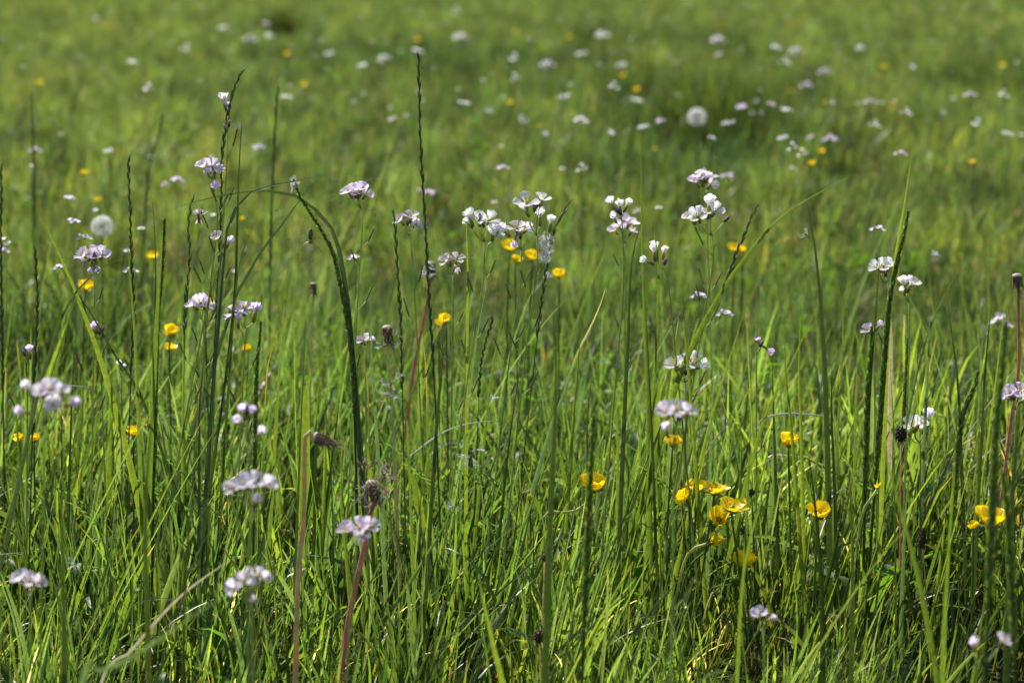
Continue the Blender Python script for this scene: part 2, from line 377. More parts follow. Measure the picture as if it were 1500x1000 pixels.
def cuckoo(label, Y, blossoms, foot, colour='lilac', buds=(), via=(), size=1.0, pods=4, leaves=2, node=None, group='cuckoo flowers among the grass', cat='cuckoo flower', dy=0):
    """hero plant. blossoms: (px, py, state, dirx, dirup, facing, size); foot: pixel low on the stem; via: stem pixels below the node, tip first"""
    col = {'lilac': LILAC, 'white': WHITE, 'pink': PINK}[colour]
    bx = sum(b[0] for b in blossoms)/len(blossoms); by = max(b[1] for b in blossoms)
    nd = node or (bx*.8 + foot[0]*.2, by + 16*size/ (Y/2.2))
    path = rooted([nd] + list(via) + [foot], Y); path = spline(path, 22); org = Vector((path[0].x, path[0].y, 0))
    root = empty('cuckoo_flower', org, label, cat, group)
    bl = []; Y_NEAR[0] = Y
    for b in blossoms:
        px, py, st, dx, dz = b[:5]; face = b[5] if len(b) > 5 else 0; s = b[6] if len(b) > 6 else 1
        ax = flower_axis(dx, dz, face); c = at(px, py, Y + rnd(-.006, .006)); s *= size
        bl.append((c, ax, st, s/size)); cuckoo_blossom(c, ax, st, s, jit(col, .03), root, org)
    bd = [at(x, y, Y + rnd(-.004, .004)) for x, y in buds]
    raceme(None, None, bl, bd, root, org, path, size, col, pods, leaves)
    return root
def auto_blossoms(cx, cy, wpx, n, Y, states='ohb', seed=0, drop_=.35):
    """n flowers of a rounded cluster centred at a pixel, wpx wide"""
    r = random.Random(seed); out = []
    for k in range(n):
        f = (k/(max(1, n-1)) - .5)*1.0 if n > 1 else 0
        x = cx + f*(wpx*.62) + r.uniform(-1.5, 1.5); y = cy + abs(f)*wpx*drop_*r.uniform(.2, 1.2) + r.uniform(-2, 3) + (wpx*.22 if k % 3 == 2 else 0)
        out.append((x, y, r.choice(states), f*1.3 + r.uniform(-.15, .15), 1, r.uniform(-.3, .7), r.uniform(.85, 1.08)))
    return out
BY, BYO = (.95, .79, .014), (.95, .72, .014)
def buttercup_blossom(c, axis, th, size, parent, org, missing=0, wide=1.0):
    g = G(); L = .0112*size; W = .0115*size*wide; x = axis.cross(Vector((.2, 1, .3))).normalized(); y = axis.cross(x); ph = rnd(0, 1.2)
    for k in range(5 - missing):
        an = ph + k*math.pi*2/5; g.petal(c, axis, x*math.cos(an) + y*math.sin(an), L*rnd(.92, 1.05), W*rnd(.9, 1.05), th + rnd(-.2, .22), -.25 + rnd(-.25, .35), jit(BY, .04), claw=.05, tipcol=jit(BYO, .03), notch=.03)
    f = g.build('flower', YELLOW, parent, org); g = G()
    g.ell(c + axis*.0018*size, axis, .0022*size, .0018*size, (.22, .30, .03), 8, 6)
    for k in range(18):
        an = rnd(0, 6.28); r_ = rnd(.002, .0042)*size; q = c + axis*rnd(.003, .0046)*size + (x*math.cos(an) + y*math.sin(an))*r_
        g.tube([c + axis*.001, q], .00013*size, (.6, .5, .05), 3, False); g.ell(q, axis, .0007*size, .00035*size, (.75, .50, .02), 4, 3)
    g.build('stamens', STEM, f, org); g = G()
    for k in range(5):
        an = ph + .6 + k*math.pi*2/5; g.petal(c - axis*.0005, axis, x*math.cos(an) + y*math.sin(an), .006*size, .0035*size, th + .25, .2, (.14, .17, .04), claw=.0)
    g.build('sepals', LEAF, f, org)
def buttercup(label, Y, px, py, foot, dx=0, dz=1, face=0, th=.75, size=1.0, via=(), cat='buttercup', group='yellow buttercups among the grass', missing=0, pale=False, wide=1.0):
    ax = flower_axis(dx, dz, face); c = at(px, py, Y); m = px_m(Y)
    path = rooted([(px - dx*4, py + 9)] + list(via) + [foot], Y); path = spline(path + [c - ax*.0005], 18)
    org = Vector((path[0].x, path[0].y, 0)); root = empty('buttercup', org, label, cat, group)
    g = G(); sc = jit((.30, .34, .12) if pale else (.09, .135, .03), .1); g.tube(path, [.0009 if not pale else .0011]*18, sc, 6); g.build('stem', STEM, root, org)
    buttercup_blossom(c, ax, th, size, root, org, missing, wide)
    g = G(); p = path[5]
    for k in range(3):
        d = Vector((rnd(-1, 1), rnd(-.6, .6), .9)).normalized(); g.strip([p, p+d*.012, p+d*.03], [.001, .0035, .0004], jit(GRN), Vector((d.y, -d.x, .2)), .2)
    g.build('leaf', LEAF, root, org)
    return root

# ------------------------------------------------------------------ grass heroes
CC = {'arch': (.075, .105, .05), 'dark': (.052, .082, .020), 'mid': (.060, .092, .018), 'light': (.095, .135, .020), 'blue': (.055, .088, .050), 'straw': (.38, .34, .22), 'tan': (.46, .38, .22), 'silver': (.36, .37, .30), 'red': (.42, .22, .18), 'pale': (.44, .42, .24), 'orange': (.50, .22, .03)}
def blade(label, Y, wmm, ck, pix, dy=0, edge=.25, group=None, twist=.3, tipcol=None, name='tall_grass', blunt=False, root=True):
    path = spline(rooted(pix, Y, dy) if root else [at(x, y, Y) for x, y in pix][::-1], 26); org = Vector((path[0].x, path[0].y, 0)); n = 26; g = G(); c = jit(CC[ck], .08)
    wd = [wmm*.00115*min(1, .5 + 2.2*i/n)*max(.04, 1 - (i/(n-1))**(9 if blunt else 3.0)) for i in range(n)]
    cs = [c]*n
    if tipcol: cs = [tuple(c[m]*(1-max(0, (i/n-.72)/.28)) + CC[tipcol][m]*max(0, (i/n-.72)/.28) for m in range(3)) for i in range(n)]
    g.strip(path, wd, cs, float(edge*.9*random.choice((-1, 1))), .38, twist*random.choice((-1, 1)))
    o = g.build(name, SHEATH if ck in ('dark', 'arch') else GRASSH if ck not in ('straw', 'tan', 'silver', 'red') else DRY, None, org); o.location = org
    return tag(o, label, 'grass blade' if name == 'tall_grass' else 'dry stalk', group)
GRASSH = LEAF; SHEATH = attr_mat('leaf_sheath', .16, (2.5, 2.6, 1.2), .38, .55)
def culm(label, Y, rmm, ck, pix, dy=0, name='grass_stem', cat='grass stem', group=None, mat=None):
    path = spline(rooted(pix, Y, dy), 24); org = Vector((path[0].x, path[0].y, 0)); g = G(); g.tube(path, [rmm*.001*(1.2-.5*i/23) for i in range(24)], jit(CC[ck], .1), 6)
    o = g.build(name, mat or STEM, None, org); o.location = org; return tag(o, label, cat, group)
def ryegrass(label, Y, pix, spike_to, rmm=.6, dy=0, ck='dark', step=.0046, sl=.0095, group='slender ryegrass spikes', leafpix=None):
    """thin spike with spikelets set alternately left and right; spike_to = share of the length (from the tip) that bears spikelets"""
    path = spline(rooted(pix, Y, dy), 240); org = Vector((path[0].x, path[0].y, 0)); root = empty('ryegrass', org, label, 'grass spike', group)
    c = jit(CC[ck] if ck != 'dark' else (.085, .12, .035), .12); g = G(); g.tube(path, [rmm*.001*(1.2-.5*i/239) for i in range(240)], c, 6); g.build('stem', STEM, root, org)
    L = sum((path[i+1]-path[i]).length for i in range(239)); g = G(); acc = 0; nxt = L*(1-spike_to); side = 1
    for i in range(239):
        seg = (path[i+1]-path[i]).length; acc += seg
        if acc >= nxt:
            t = (path[i+1]-path[i]).normalized(); r_ = t.cross(Vector((0, 1, 0))).normalized()*side; d = (t + r_*.13 + Vector((0, rnd(-.1, .1), 0))).normalized()
            s = rnd(.7, 1.2)*(1 - .25*(acc/L - (1-spike_to))/max(.01, spike_to)); p = path[i] + r_*.0004
            g.tube([p, p+d*sl*.25*s, p+d*sl*.65*s, p+d*sl*s], [.0003, .00078*s, .0007*s, .0001], jit(c if random.random() < .6 else (.15, .18, .07), .3), 5)
            nxt += step*rnd(.85, 1.2); side = -side
    g.build('spikelets', STEM, root, org)
    return root
def dogstail(label, Y, pix, spike_to, wmm=4.2, dy=0, ck='mid', core=1.0, leaf=0, group='dense braided grass spikes'):
    """dense comb-like spike, spikelets overlapping in two ranks"""
    path = spline(rooted(pix, Y, dy), 440); org = Vector((path[0].x, path[0].y, 0)); root = empty('crested_grass', org, label, 'grass spike', group)
    c = jit(CC[ck], .1); g = G(); g.tube(path, [.0011*core*(1.2-.5*i/439) for i in range(440)], c, 6); g.build('stem', STEM, root, org)
    L = sum((path[i+1]-path[i]).length for i in range(439)); g = G(); acc = 0; start = L*(1-spike_to); nxt = start; k = 0
    for i in range(439):
        acc += (path[i+1]-path[i]).length
        while acc >= nxt and nxt < L:
            t = (path[i+1]-path[i]).normalized(); q = (nxt-start)/(L-start); s = math.sin(min(1, q*5+.35)*math.pi/2)*(1 - q**3*.55)
            an = (k % 3)*math.pi*.5 + rnd(-.5, .5); xx = t.cross(Vector((0, 1, 0))).normalized(); yy = t.cross(xx)
            r_ = xx*math.cos(an) + yy*math.sin(an)*.8; d = (t*1.6 + r_*.62).normalized(); p = path[i] + r_*.0007*core; ll = wmm*.001*1.05*s
            g.tube([p, p+d*ll*.3, p+d*ll*.75, p+d*ll], [.0006*s, .0011*s, .0008*s, .0001], jit((.12, .17, .04) if k % 4 else (.22, .26, .12), .25), 5)
            if random.random() < .3: g.tube([p+d*ll, p+d*ll*1.25], .00007, (.3, .32, .18), 3, False)
            nxt += .00080; k += 1
    g.build('spikelets', LEAF, root, org)
    if leaf:
        sub = path[30:400:12]; m_ = len(sub); gg = G(); off = Vector((.0012, .0035, 0))
        gg.strip([p_ + off*(.4+.6*i/m_) for i, p_ in enumerate(sub)], [leaf*.001*(.75 + .5*math.sin(3.14*i/m_))*max(.03, 1 - (i/(m_-1))**4) for i in range(m_)], [(.050, .085, .020)]*m_, .35, .42, .5); gg.build('leaf', LEAF, root, org)
    return root

# dandelions -------------------------------------------------------
def pappus(g, c, up, r, n=16, col=(.75, .75, .72), rr=.00007):
    x = up.cross(Vector((.3, .7, .2))).normalized(); y = up.cross(x)
    for k in range(n):
        an = 6.283*k/n + rnd(-.1, .1); d = (x*math.cos(an) + y*math.sin(an) + up*rnd(.2, .6)).normalized()
        g.tube([c, c + d*r*rnd(.8, 1.1)], rr, col, 3, False)
def dandelion_clock(label, Y, px, py, R, foot, stalkcol='pale'):
    c = at(px, py, Y); path = spline(rooted([(px, py), foot], Y), 10); org = Vector((path[0].x, path[0].y, 0))
    root = empty('dandelion_clock', org, label, 'dandelion clock', 'dandelion clocks'); g = G(); g.tube(path, .0009, CC['mid'], 6); g.build('stalk', STEM, root, org)
    g = G(); g.ell(c, Vector((0, 0, 1)), .0035, .0035, (.35, .32, .22)); n = 64
    for k in range(n):
        z = 1 - 2*(k+.5)/n; f = k*2.39996; rr = math.sqrt(1-z*z); d = Vector((rr*math.cos(f), rr*math.sin(f), z))
        if z < -.85: continue
        g.tube([c + d*.004, c + d*R*.35], .0004, (.18, .12, .06), 3, False); g.tube([c + d*R*.35, c + d*R*.75], .00012, (.9, .9, .85), 3, False)
        pappus(g, c + d*R*.75, d, R*.33, 14, (.93, .93, .9), rr=.00014)
    g.build('seed_head', FLUFF, root, org)
def spent_dandelion(label, Y, px, py, pix, stalk='pale', r=.0016, tilt=0, size=1.0, fluff=False, hook=False):
    """stalk left after the seeds have flown: pale cap over a skirt of dark withered bracts"""
    path = spline(rooted(pix, Y), 24); org = Vector((path[0].x, path[0].y, 0)); root = empty('spent_dandelion', org, label, 'dead dandelion', 'spent dandelion heads')
    g = G(); c = CC[stalk]; g.tube(path, [r*(1.25-.45*i/23) for i in range(24)], [tuple(q*(.85+.3*random.random()) for q in c) for i in range(24)], 8); g.build('stalk', DRY, root, org)
    hd = at(px, py, Y); up = (path[-1]-path[-3]).normalized() if not hook else Vector((.75, 0, -.35)).normalized()
    g = G(); g.ell(hd, up, .0022*size, .0042*size, jit((.52, .46, .38), .1), 10, 6); g.build('receptacle', DRY, root, org); g = G()
    sgn = -1 if not hook else 1
    x = up.cross(Vector((.1, 1, .2))).normalized(); y = up.cross(x)
    for k in range(15):
        an = 6.283*k/15; o = x*math.cos(an) + y*math.sin(an); L = rnd(.010, .017)*size
        p0 = hd + o*.0038*size; pa = [p0, p0 + up*sgn*L*.4 + o*rnd(-.001, .001), p0 + up*sgn*L*.75 - o*rnd(0, .0025) + Vector((rnd(-.1, .3)*L, 0, 0)), p0 + up*sgn*L + Vector((rnd(-.3, .5)*L, rnd(-.2, .2)*L, -.1*L))]
        g.strip(pa, [.0016*size, .0018*size, .0013*size, .0004], jit((.17, .13, .085), .45), o.cross(up), .3)
    g.build('bracts', DRY, root, org)
    if fluff:
        g = G()
        for k in range(fluff):
            q = hd + Vector((rnd(-.008, .010), rnd(-.006, .004), rnd(-.012, .014)))*size; g.ell(q, Vector((rnd(-1, 1), rnd(-1, 1), 1)), .0026, .0007, jit((.42, .32, .22), .45), 5, 4)
            if k % 3 == 0: pappus(g, q, Vector((rnd(-1, 1), rnd(-1, 0), rnd(-.3, 1))).normalized(), rnd(.004, .007), 6, (.6, .6, .56), .00014)
        g.build('seeds', DRY, root, org)
def fluff(label, Y, px, py, wpx, hpx, n=9, dense=False, seed=1):
    """loose dandelion down caught on the grass"""
    random.seed(seed); c = at(px, py, Y); m = px_m(Y); g = G()
    for k in range(n):
        q = c + Vector((rnd(-.5, .5)*wpx*m, rnd(-.006, .006), rnd(-.5, .5)*hpx*m)); up = Vector((rnd(-.8, .8), rnd(-1, .2), rnd(-.4, 1))).normalized()
        if dense:
            pappus(g, q, up, rnd(.003, .005), 16, (.78, .80, .80), .00013)
        else:
            r = rnd(.004, .007); x = up.cross(Vector((0, 1, .2))).normalized()
            for j in range(9):
                a0 = rnd(-.5, .5); d = (x*math.cos(a0) + up*math.sin(a0)); g.tube(spline([q, q+d*r*.6+up*.001, q+d*r+up*rnd(.001, .004)], 5), .0001, (.72, .74, .72), 3, False)
            g.tube([q, q - x*.004 - Vector((0, 0, .003))], [.0003, .0001], (.25, .2, .13), 4)
    o = g.build('seed_fluff', FLUFF, None, c); o.location = c; tag(o, label, 'dandelion down', 'tufts of dandelion down')

# ================================================================== the plants in and near focus
random.seed(21)
C = cuckoo
C('pale lilac cuckoo flower topmost on the left beside the curved dark spike', 2.2, [(329, 152, 'b', -.2, 1, .2, 1.15), (331, 158, 'b', .1, 1, 0, .7)], (318, 480), 'lilac', buds=[(336, 155), (334, 166), (335, 184), (331, 190)], via=[(332, 250), (325, 350)], node=(333, 195), pods=9, size=.9)
C('lilac cuckoo flower with cluster facing left under the topmost small flower', 2.2, [(300, 247, 'h', -.5, 1, .5), (311, 245, 'o', .1, 1, 1.6), (318, 249, 'h', .6, .8, .4, .8), (314, 258, 'b', .15, -.9, .5, 1.1), (306, 257, 'b', -.3, .6, .6, .8)], (300, 500), 'lilac', buds=[(308, 251)], via=[(318, 300), (317, 345)], node=(314, 283), pods=7)
C('small lilac cuckoo flower behind the straight dark stem below the long arched blade', 2.2, [(321, 352, 'h', -.6, 1, .6, .95), (334, 358, 'b', .5, .9, .5, .9)], (293, 500), 'lilac', via=[(318, 395),], node=(326, 373), pods=4)
C('mauve cuckoo flower at the web beside the bent braided spike', 2.28, auto_blossoms(524, 279, 36, 5, 2.28, 'ohh', 3), (523, 460), 'lilac', via=[(531, 330)], node=(529, 305), size=1.05, pods=5, leaves=1)
C('lilac cuckoo flower between the tall thin spike and a short dark spike', 2.3, [(588, 325, 'h', -.7, 1, .5), (601, 320, 'o', .1, 1, .4, 1.1), (608, 330, 'h', .5, .6, .7, .9)], (612, 520), 'lilac', buds=[(597, 328)], via=[(604, 380)], node=(600, 345), size=.9, pods=3)
C('large white cuckoo flower cluster, left of the two white ones in the middle', 2.2, [(690, 323, 'b', -.35, 1, .3, 1.15), (702, 325, 'h', -.15, 1, .7, 1.1), (716, 325, 'o', .15, 1, .9, 1.15), (721, 345, 'b', 0, 1, .5, 1.2), (728, 342, 'h', .3, .6, .9, .9), (688, 330, 'b', -.7, .8, .2, .8)], (690, 520), 'white', buds=[(704, 321), (708, 330)], via=[(709, 385), (706, 430)], node=(710, 354), pods=5, size=1.0)
C('tallest white cuckoo flower cluster in the middle with hanging closed flowers', 2.2, [(771, 301, 'w', 0, 1, .55, 1.35), (793, 296, 'h', .35, 1, .4, 1.05), (771, 311, 'b', -.5, .8, .2, .95), (791, 322, 'b', 0, 1, .3, 1.15), (806, 331, 'b', .12, 1, .2, 1.1)], (765, 560), 'white', buds=[(786, 302), (783, 307)], via=[(788, 370), (782, 430)], node=(786, 345), pods=5, size=1.0)
C('pinkish cuckoo flower between the two white clusters', 2.23, [(742, 341, 'b', -.55, .8, .4, 1.05), (757, 336, 'w', -.05, 1, .5, 1.1), (770, 338, 'h', .7, .7, .6, .9), (755, 349, 'b', -.2, -1, .4, .9)], (742, 560), 'pink', buds=[(762, 347)], via=[(764, 395), (758, 450)], node=(763, 366), pods=5)
C('small pale cuckoo flower low left of the large white cluster', 2.24, [(655, 385, 'h', -.6, 1, .5), (669, 381, 'w', .2, 1, .5, 1.0), (668, 391, 'b', .3, -.4, .7, .8)], (662, 560), 'pink', buds=[(660, 388)], via=[(664, 440)], node=(663, 402), size=.9, pods=3)
C('white cuckoo flower with compact head and dark buds beside crossing blades', 2.2, [(898, 302, 'b', -.5, 1, .3), (908, 305, 'b', -.1, 1, .6), (917, 304, 'b', .5, 1, .3, .95), (901, 322, 'b', -.3, .7, .6, .85)], (905, 520), 'white', buds=[(909, 312), (905, 310)], via=[(914, 380), (912, 450)], node=(911, 322), pods=1, leaves=1)
C('lilac cuckoo flower directly behind the compact white head', 2.55, auto_blossoms(915, 325, 42, 7, 2.5, 'oh', 11, .7), (915, 520), 'lilac', size=1.05, node=(916, 356))
C('small white cuckoo flower with three closed flowers below the crossing blades', 2.2, [(959, 373, 'b', -.1, 1, .4, 1.3), (972, 373, 'b', .1, 1, .4, .95), (951, 384, 'b', -1, .5, .1, .9)], (985, 470), 'white', buds=[(974, 385)], via=[(977, 405)], node=(971, 392), pods=1)
C('lilac cuckoo flower above the white one on the right of the middle', 2.6, auto_blossoms(1030, 260, 30, 6, 2.6, 'ohh', 5, .5), (1040, 450), 'lilac', node=(1034, 284), size=1.15)
C('white cuckoo flower beside the arching blade right of the middle', 2.2, [(1014, 322, 'h', -.6, .9, .4, 1.15), (1023, 320, 'h', -.35, .9, .7, 1.15), (1039, 305, 'b', 0, 1, .4, 1.4), (1046, 312, 'h', .55, .8, .7, 1.1), (1033, 315, 'h', .2, 1, .5, .8)], (1028, 480), 'white', buds=[(1063, 323), (1037, 318)], via=[(1045, 380), (1038, 430)], node=(1043, 345), pods=6)
C('white cuckoo flower seen side on above the front lilac cluster', 2.2, [(990, 537, 'w', -.35, 1, .5, 1.3), (1014, 536, 'w', .15, 1, .6, 1.5), (1026, 537, 'h', .9, .5, .3, .9), (1003, 541, 'h', 0, .7, .5, .8)], (1003, 700), 'white', buds=[(1004, 546), (1000, 544)], via=[(1005, 600)], node=(1004, 560), pods=2)
C('pale lilac cuckoo flower in bloom at left beside an arching pale blade', 2.2, [(125, 377, 'h', -.7, .8, .5, 1.05), (131, 374, 'o', -.2, 1, .8, 1.05), (140, 376, 'h', .1, 1, .7, 1), (149, 375, 'h', .5, .9, .6, 1), (141, 386, 'b', .2, -1, .2, .8), (134, 388, 'b', -.2, -1, .2, .7)], (137, 520), 'lilac', buds=[(138, 378)], via=[(139, 430)], node=(138, 396), pods=5)
C('lilac cuckoo flower resting against a yellow buttercup at left', 2.22, [(285, 450, 'h', -.8, .8, .4, .9), (294, 445, 'o', .1, 1, 1.2, 1.1), (302, 449, 'h', .7, .8, .7, .9)], (300, 600), 'lilac', via=[(299, 500)], node=(296, 468), pods=2)
C('lilac cuckoo flower with wide petals and a hanging bud left of middle', 2.2, [(347, 458, 'w', -.45, 1, .4, 1.25), (358, 455, 'w', .1, 1, .5, 1.2), (373, 462, 'b', .25, 1, .3, 1.35), (349, 474, 'b', 0, .8, .2, .9)], (352, 640), 'lilac', via=[(358, 520)], node=(360, 480), pods=3)
C('tiny lilac cuckoo flower beside the long diagonal blade at left', 2.2, [(142, 483, 'b', -.2, 1, .4, 1.0), (138, 484, 'b', -.5, .9, .4, .8)], (150, 600), 'lilac', buds=[(150, 484), (146, 488)], node=(146, 496), pods=1, size=.85)
C('tiny pale cuckoo flower near the left edge beside the dark spike', 2.2, [(44, 519, 'b', 0, 1, .4, 1.1)], (40, 620), 'lilac', buds=[(36, 519)], node=(41, 534), pods=2, size=.85)
C('tiny white cuckoo flower low behind the long diagonal blade', 2.3, [(176, 537, 'b', -.2, 1, .4, .9), (180, 540, 'b', .4, 1, .3, .7)], (178, 640), 'white', node=(178, 552), pods=1, size=.8, leaves=1)
C('white cuckoo flower seen from the side at right, left of the thick green spike base', 2.27, [(1286, 394, 'h', -.7, .8, .5, 1.0), (1294, 393, 'h', -.1, 1, .7, 1.1), (1302, 392, 'h', .4, 1, .5, 1.05)], (1300, 560), 'white', buds=[(1297, 402)], via=[(1304, 450)], node=(1300, 412), pods=2)
C('white cuckoo flower just right of the thick green spike', 2.22, [(1325, 421, 'b', -.2, 1, .5, 1.3), (1333, 420, 'h', .4, 1, .4, 1.2), (1324, 429, 'b', -.4, .8, .4, .7)], (1328, 620), 'white', node=(1331, 440), via=[(1332, 500)], pods=1)
C('small lilac cuckoo flower touching the short braided spike at right', 2.26, [(1272, 485, 'h', -.6, .8, .5, .9), (1285, 480, 'b', .5, .8, .4, .9)], (1282, 640), 'lilac', buds=[(1278, 487)], node=(1279, 500), size=.9, pods=1)
C('small withering cuckoo flower with one mauve bud right of the white side view', 2.3, [(1112, 503, 'b', -.3, 1, .3, .8), (1122, 510, 'b', .8, -.5, .3, .95)], (1108, 650), 'lilac', buds=[(1108, 498), (1115, 505)], node=(1108, 520), pods=1, size=.9)
C('pale cuckoo flower at the right edge beside the pink dandelion stalk', 2.18, [(1480, 578, 'h', -.4, 1, .7, 1.0), (1492, 575, 'o', .1, 1, .7, 1.1), (1498, 587, 'h', .5, .4, .6, 1.1), (1478, 584, 'b', -.8, .4, .5, .8)], (1484, 740), 'lilac', buds=[(1485, 583)], node=(1488, 600), pods=3)
C('white cuckoo flower beside the withered brown head on the right', 2.24, [(1337, 626, 'h', -.3, 1, .5, 1.2), (1344, 624, 'h', .3, 1, .4, 1.2), (1358, 618, 'b', .1, 1, .3, 1.4), (1351, 631, 'b', -.2, .9, .2, .6), (1331, 634, 'b', -.4, .8, .4, .9)], (1350, 800), 'white', node=(1348, 648), pods=1)
C('blurred pale cuckoo flower beside the right hand dark front spike', 2.9, auto_blossoms(1466, 469, 22, 3, 2.9, 'oh', 8), (1466, 640), 'lilac', size=.9)
C('small purple cuckoo flower above the pale dead dandelion stalk', 2.35, [(533, 500, 'h', -.4, 1, .5, 1.0), (541, 499, 'b', .8, .5, .4, .7)], (536, 620), 'lilac', buds=[(529, 502)], node=(535, 512), size=.9, pods=1)
C('large blurred lilac cuckoo flower in the left foreground', 1.62, [(42, 573, 'b', -.3, 1, .5, 1.0), (60, 578, 'h', -.3, .9, .8, 1.0), (74, 572, 'o', 0, 1, .9, 1.0), (89, 576, 'h', .3, 1, .6, 1), (101, 592, 'b', .8, .5, .7, 1.1), (78, 592, 'h', .1, .5, 1.2, 1), (38, 604, 'b', -.9, .4, .5, .9)], (62, 800), 'pink', buds=[(66, 580)], node=(66, 622), pods=3)
C('blurred lilac cuckoo flower in front, left of the pale hooked stalk', 1.62, [(344, 716, 'h', -.6, .8, .7, 1), (358, 710, 'o', -.2, 1, .8, 1.05), (372, 708, 'o', .1, 1, .8, 1.05), (391, 712, 'h', .6, .8, .6, 1.05), (377, 736, 'b', .1, .7, .7, 1)], (364, 950), 'pink', buds=[(364, 712)], node=(368, 742), pods=1)
C('blurred lilac cuckoo flower low in front with drooping petals, left of pale stalk', 1.62, [(346, 862, 'h', -.6, .5, .8, 1), (358, 852, 'h', -.1, 1, .8, .95), (375, 846, 'o', .3, 1, .8, 1.1), (386, 848, 'h', .8, .8, .6, .8), (371, 868, 'b', .1, -.6, .5, .7)], (366, 985), 'pink', node=(364, 884), pods=1, leaves=0)
C('blurred pale cuckoo flower lowest at left, alone in the grass', 1.66, [(31, 850, 'h', -.5, 1, .6, 1), (43, 853, 'o', 0, 1, .8, 1.1), (55, 855, 'h', .5, .8, .6, .9)], (46, 985), 'pink', node=(44, 874), pods=0, leaves=0)
C('blurred lilac cuckoo flower in front of the red dandelion stalk', 1.74, [(511, 778, 'h', -.5, 1, .6, 1.15), (526, 776, 'o', 0, 1, .9, 1.15), (539, 774, 'h', .5, 1, .6, 1.15), (529, 786, 'h', .2, .6, .8, .9)], (510, 960), 'lilac', node=(522, 800), pods=1, leaves=1)
C('blurred lilac cuckoo flower in front of a buttercup, right of middle', 1.68, [(977, 606, 'h', -.5, 1, .7, 1.05), (990, 602, 'o', 0, 1, .9, 1.1), (1003, 606, 'h', .5, .9, .6, 1.0), (977, 634, 'b', -.3, 1, .5, 1.1)], (985, 860), 'pink', buds=[(995, 612)], node=(989, 650), pods=1)
C('blurred closed mauve cuckoo flower left of the pale dandelion stalk', 1.7, [(358, 606, 'b', -.2, 1, .4, 1.0), (367, 608, 'b', .4, 1, .4, .9), (354, 620, 'b', -.4, .6, .6, 1.0), (378, 637, 'b', .6, .8, .4, .85)], (368, 830), 'lilac', buds=[(362, 604)], node=(365, 650), pods=1)
C('small pale cuckoo flower low in front, right of the buttercups', 1.75, [(1112, 902, 'h', -.3, 1, .6, 1.0), (1127, 907, 'b', .8, .6, .4, .7)], (1120, 990), 'lilac', node=(1118, 925), pods=0, leaves=0)
C('blurred pale cuckoo flower in the lower right corner with one purple bud', 1.6, [(1427, 948, 'b', -.2, 1, .6, 1.1), (1467, 941, 'h', .4, 1, .5, .95)], (1442, 995), 'lilac', buds=[(1446, 934)], node=(1441, 975), pods=0, leaves=0)

random.seed(33)
B = buttercup
B('open yellow buttercup cup standing alone in focus, right of middle', 2.2, 1155, 655, (1158, 800), 0, 1, .25, .62, 1.25)
B('yellow buttercup half behind the blurred lilac flower in front', 2.22, 985, 655, (978, 760), .1, 1, .3, .6, 1.05)
B('yellow buttercup on a bent pale stalk with a dark blade crossing it', 2.15, 868, 720, (790, 768), .15, 1, .35, .75, 1.5, via=[(858, 738), (835, 752)], pale=True)
B('yellow buttercup star with five open petals beside the one drooping below it', 2.1, 1072, 750, (1082, 830), .1, 1, .12, .98, 1.45, wide=.8)
B('yellow buttercup facing sideways under the open star, on a thick pale stalk', 2.14, 1053, 764, (1002, 824), -.1, 1, .8, .8, 1.4, wide=.8, via=[(1056, 772), (1035, 796)], pale=True)
B('flat yellow buttercup directly above left of the open star', 2.2, 1046, 724, (1030, 830), .15, 1, .1, 1.1, 1.3, wide=.8)
B('yellow buttercup at the left end of the buttercup bunch, touching a blade', 2.21, 1020, 722, (1015, 820), -.1, 1, .3, .8, 1.15)
B('small yellow buttercup tilted left at the lower left end of the bunch', 2.19, 1007, 732, (1012, 830), -.6, .6, .4, .8, 1.0)
B('nodding yellow buttercup petal under the bunch on a pale stalk', 2.14, 1040, 796, (1004, 845), .7, .6, .3, .4, 1.1, missing=2)
B('lowest yellow buttercup, split by a vertical grass blade', 2.12, 1090, 832, (1086, 930), 0, 1, .3, .65, 1.35)
B('yellow buttercup cut by a dark blade, right of the bunch', 2.15, 1198, 758, (1192, 880), .1, 1, .5, .75, 1.35)
B('tiny yellow buttercup with fallen petals on a pale stalk, right of middle', 2.15, 1285, 716, (1262, 760), .1, 1, .4, .5, .6, missing=2, pale=True)
B('wide yellow buttercup near the right edge behind a dark blade', 2.05, 1450, 772, (1446, 900), .05, 1, .2, .95, 1.65)
B('small yellow buttercup half hidden left of the wide one at right', 2.1, 1425, 775, (1424, 900), -.2, 1, .3, .6, .7, missing=1)
B('yellow buttercup petals half hidden in grass at left below the diagonal blade', 2.25, 196, 640, (196, 760), .1, 1, .4, .5, 1.0, missing=1)
B('yellow buttercup cup at the left edge, left one of a close pair', 2.3, 28, 648, (28, 760), -.1, 1, .3, .5, .8, missing=1)
B('yellow buttercup cup at the left edge, right one of a close pair', 2.3, 50, 648, (52, 760), .1, 1, .3, .5, .8, missing=1)
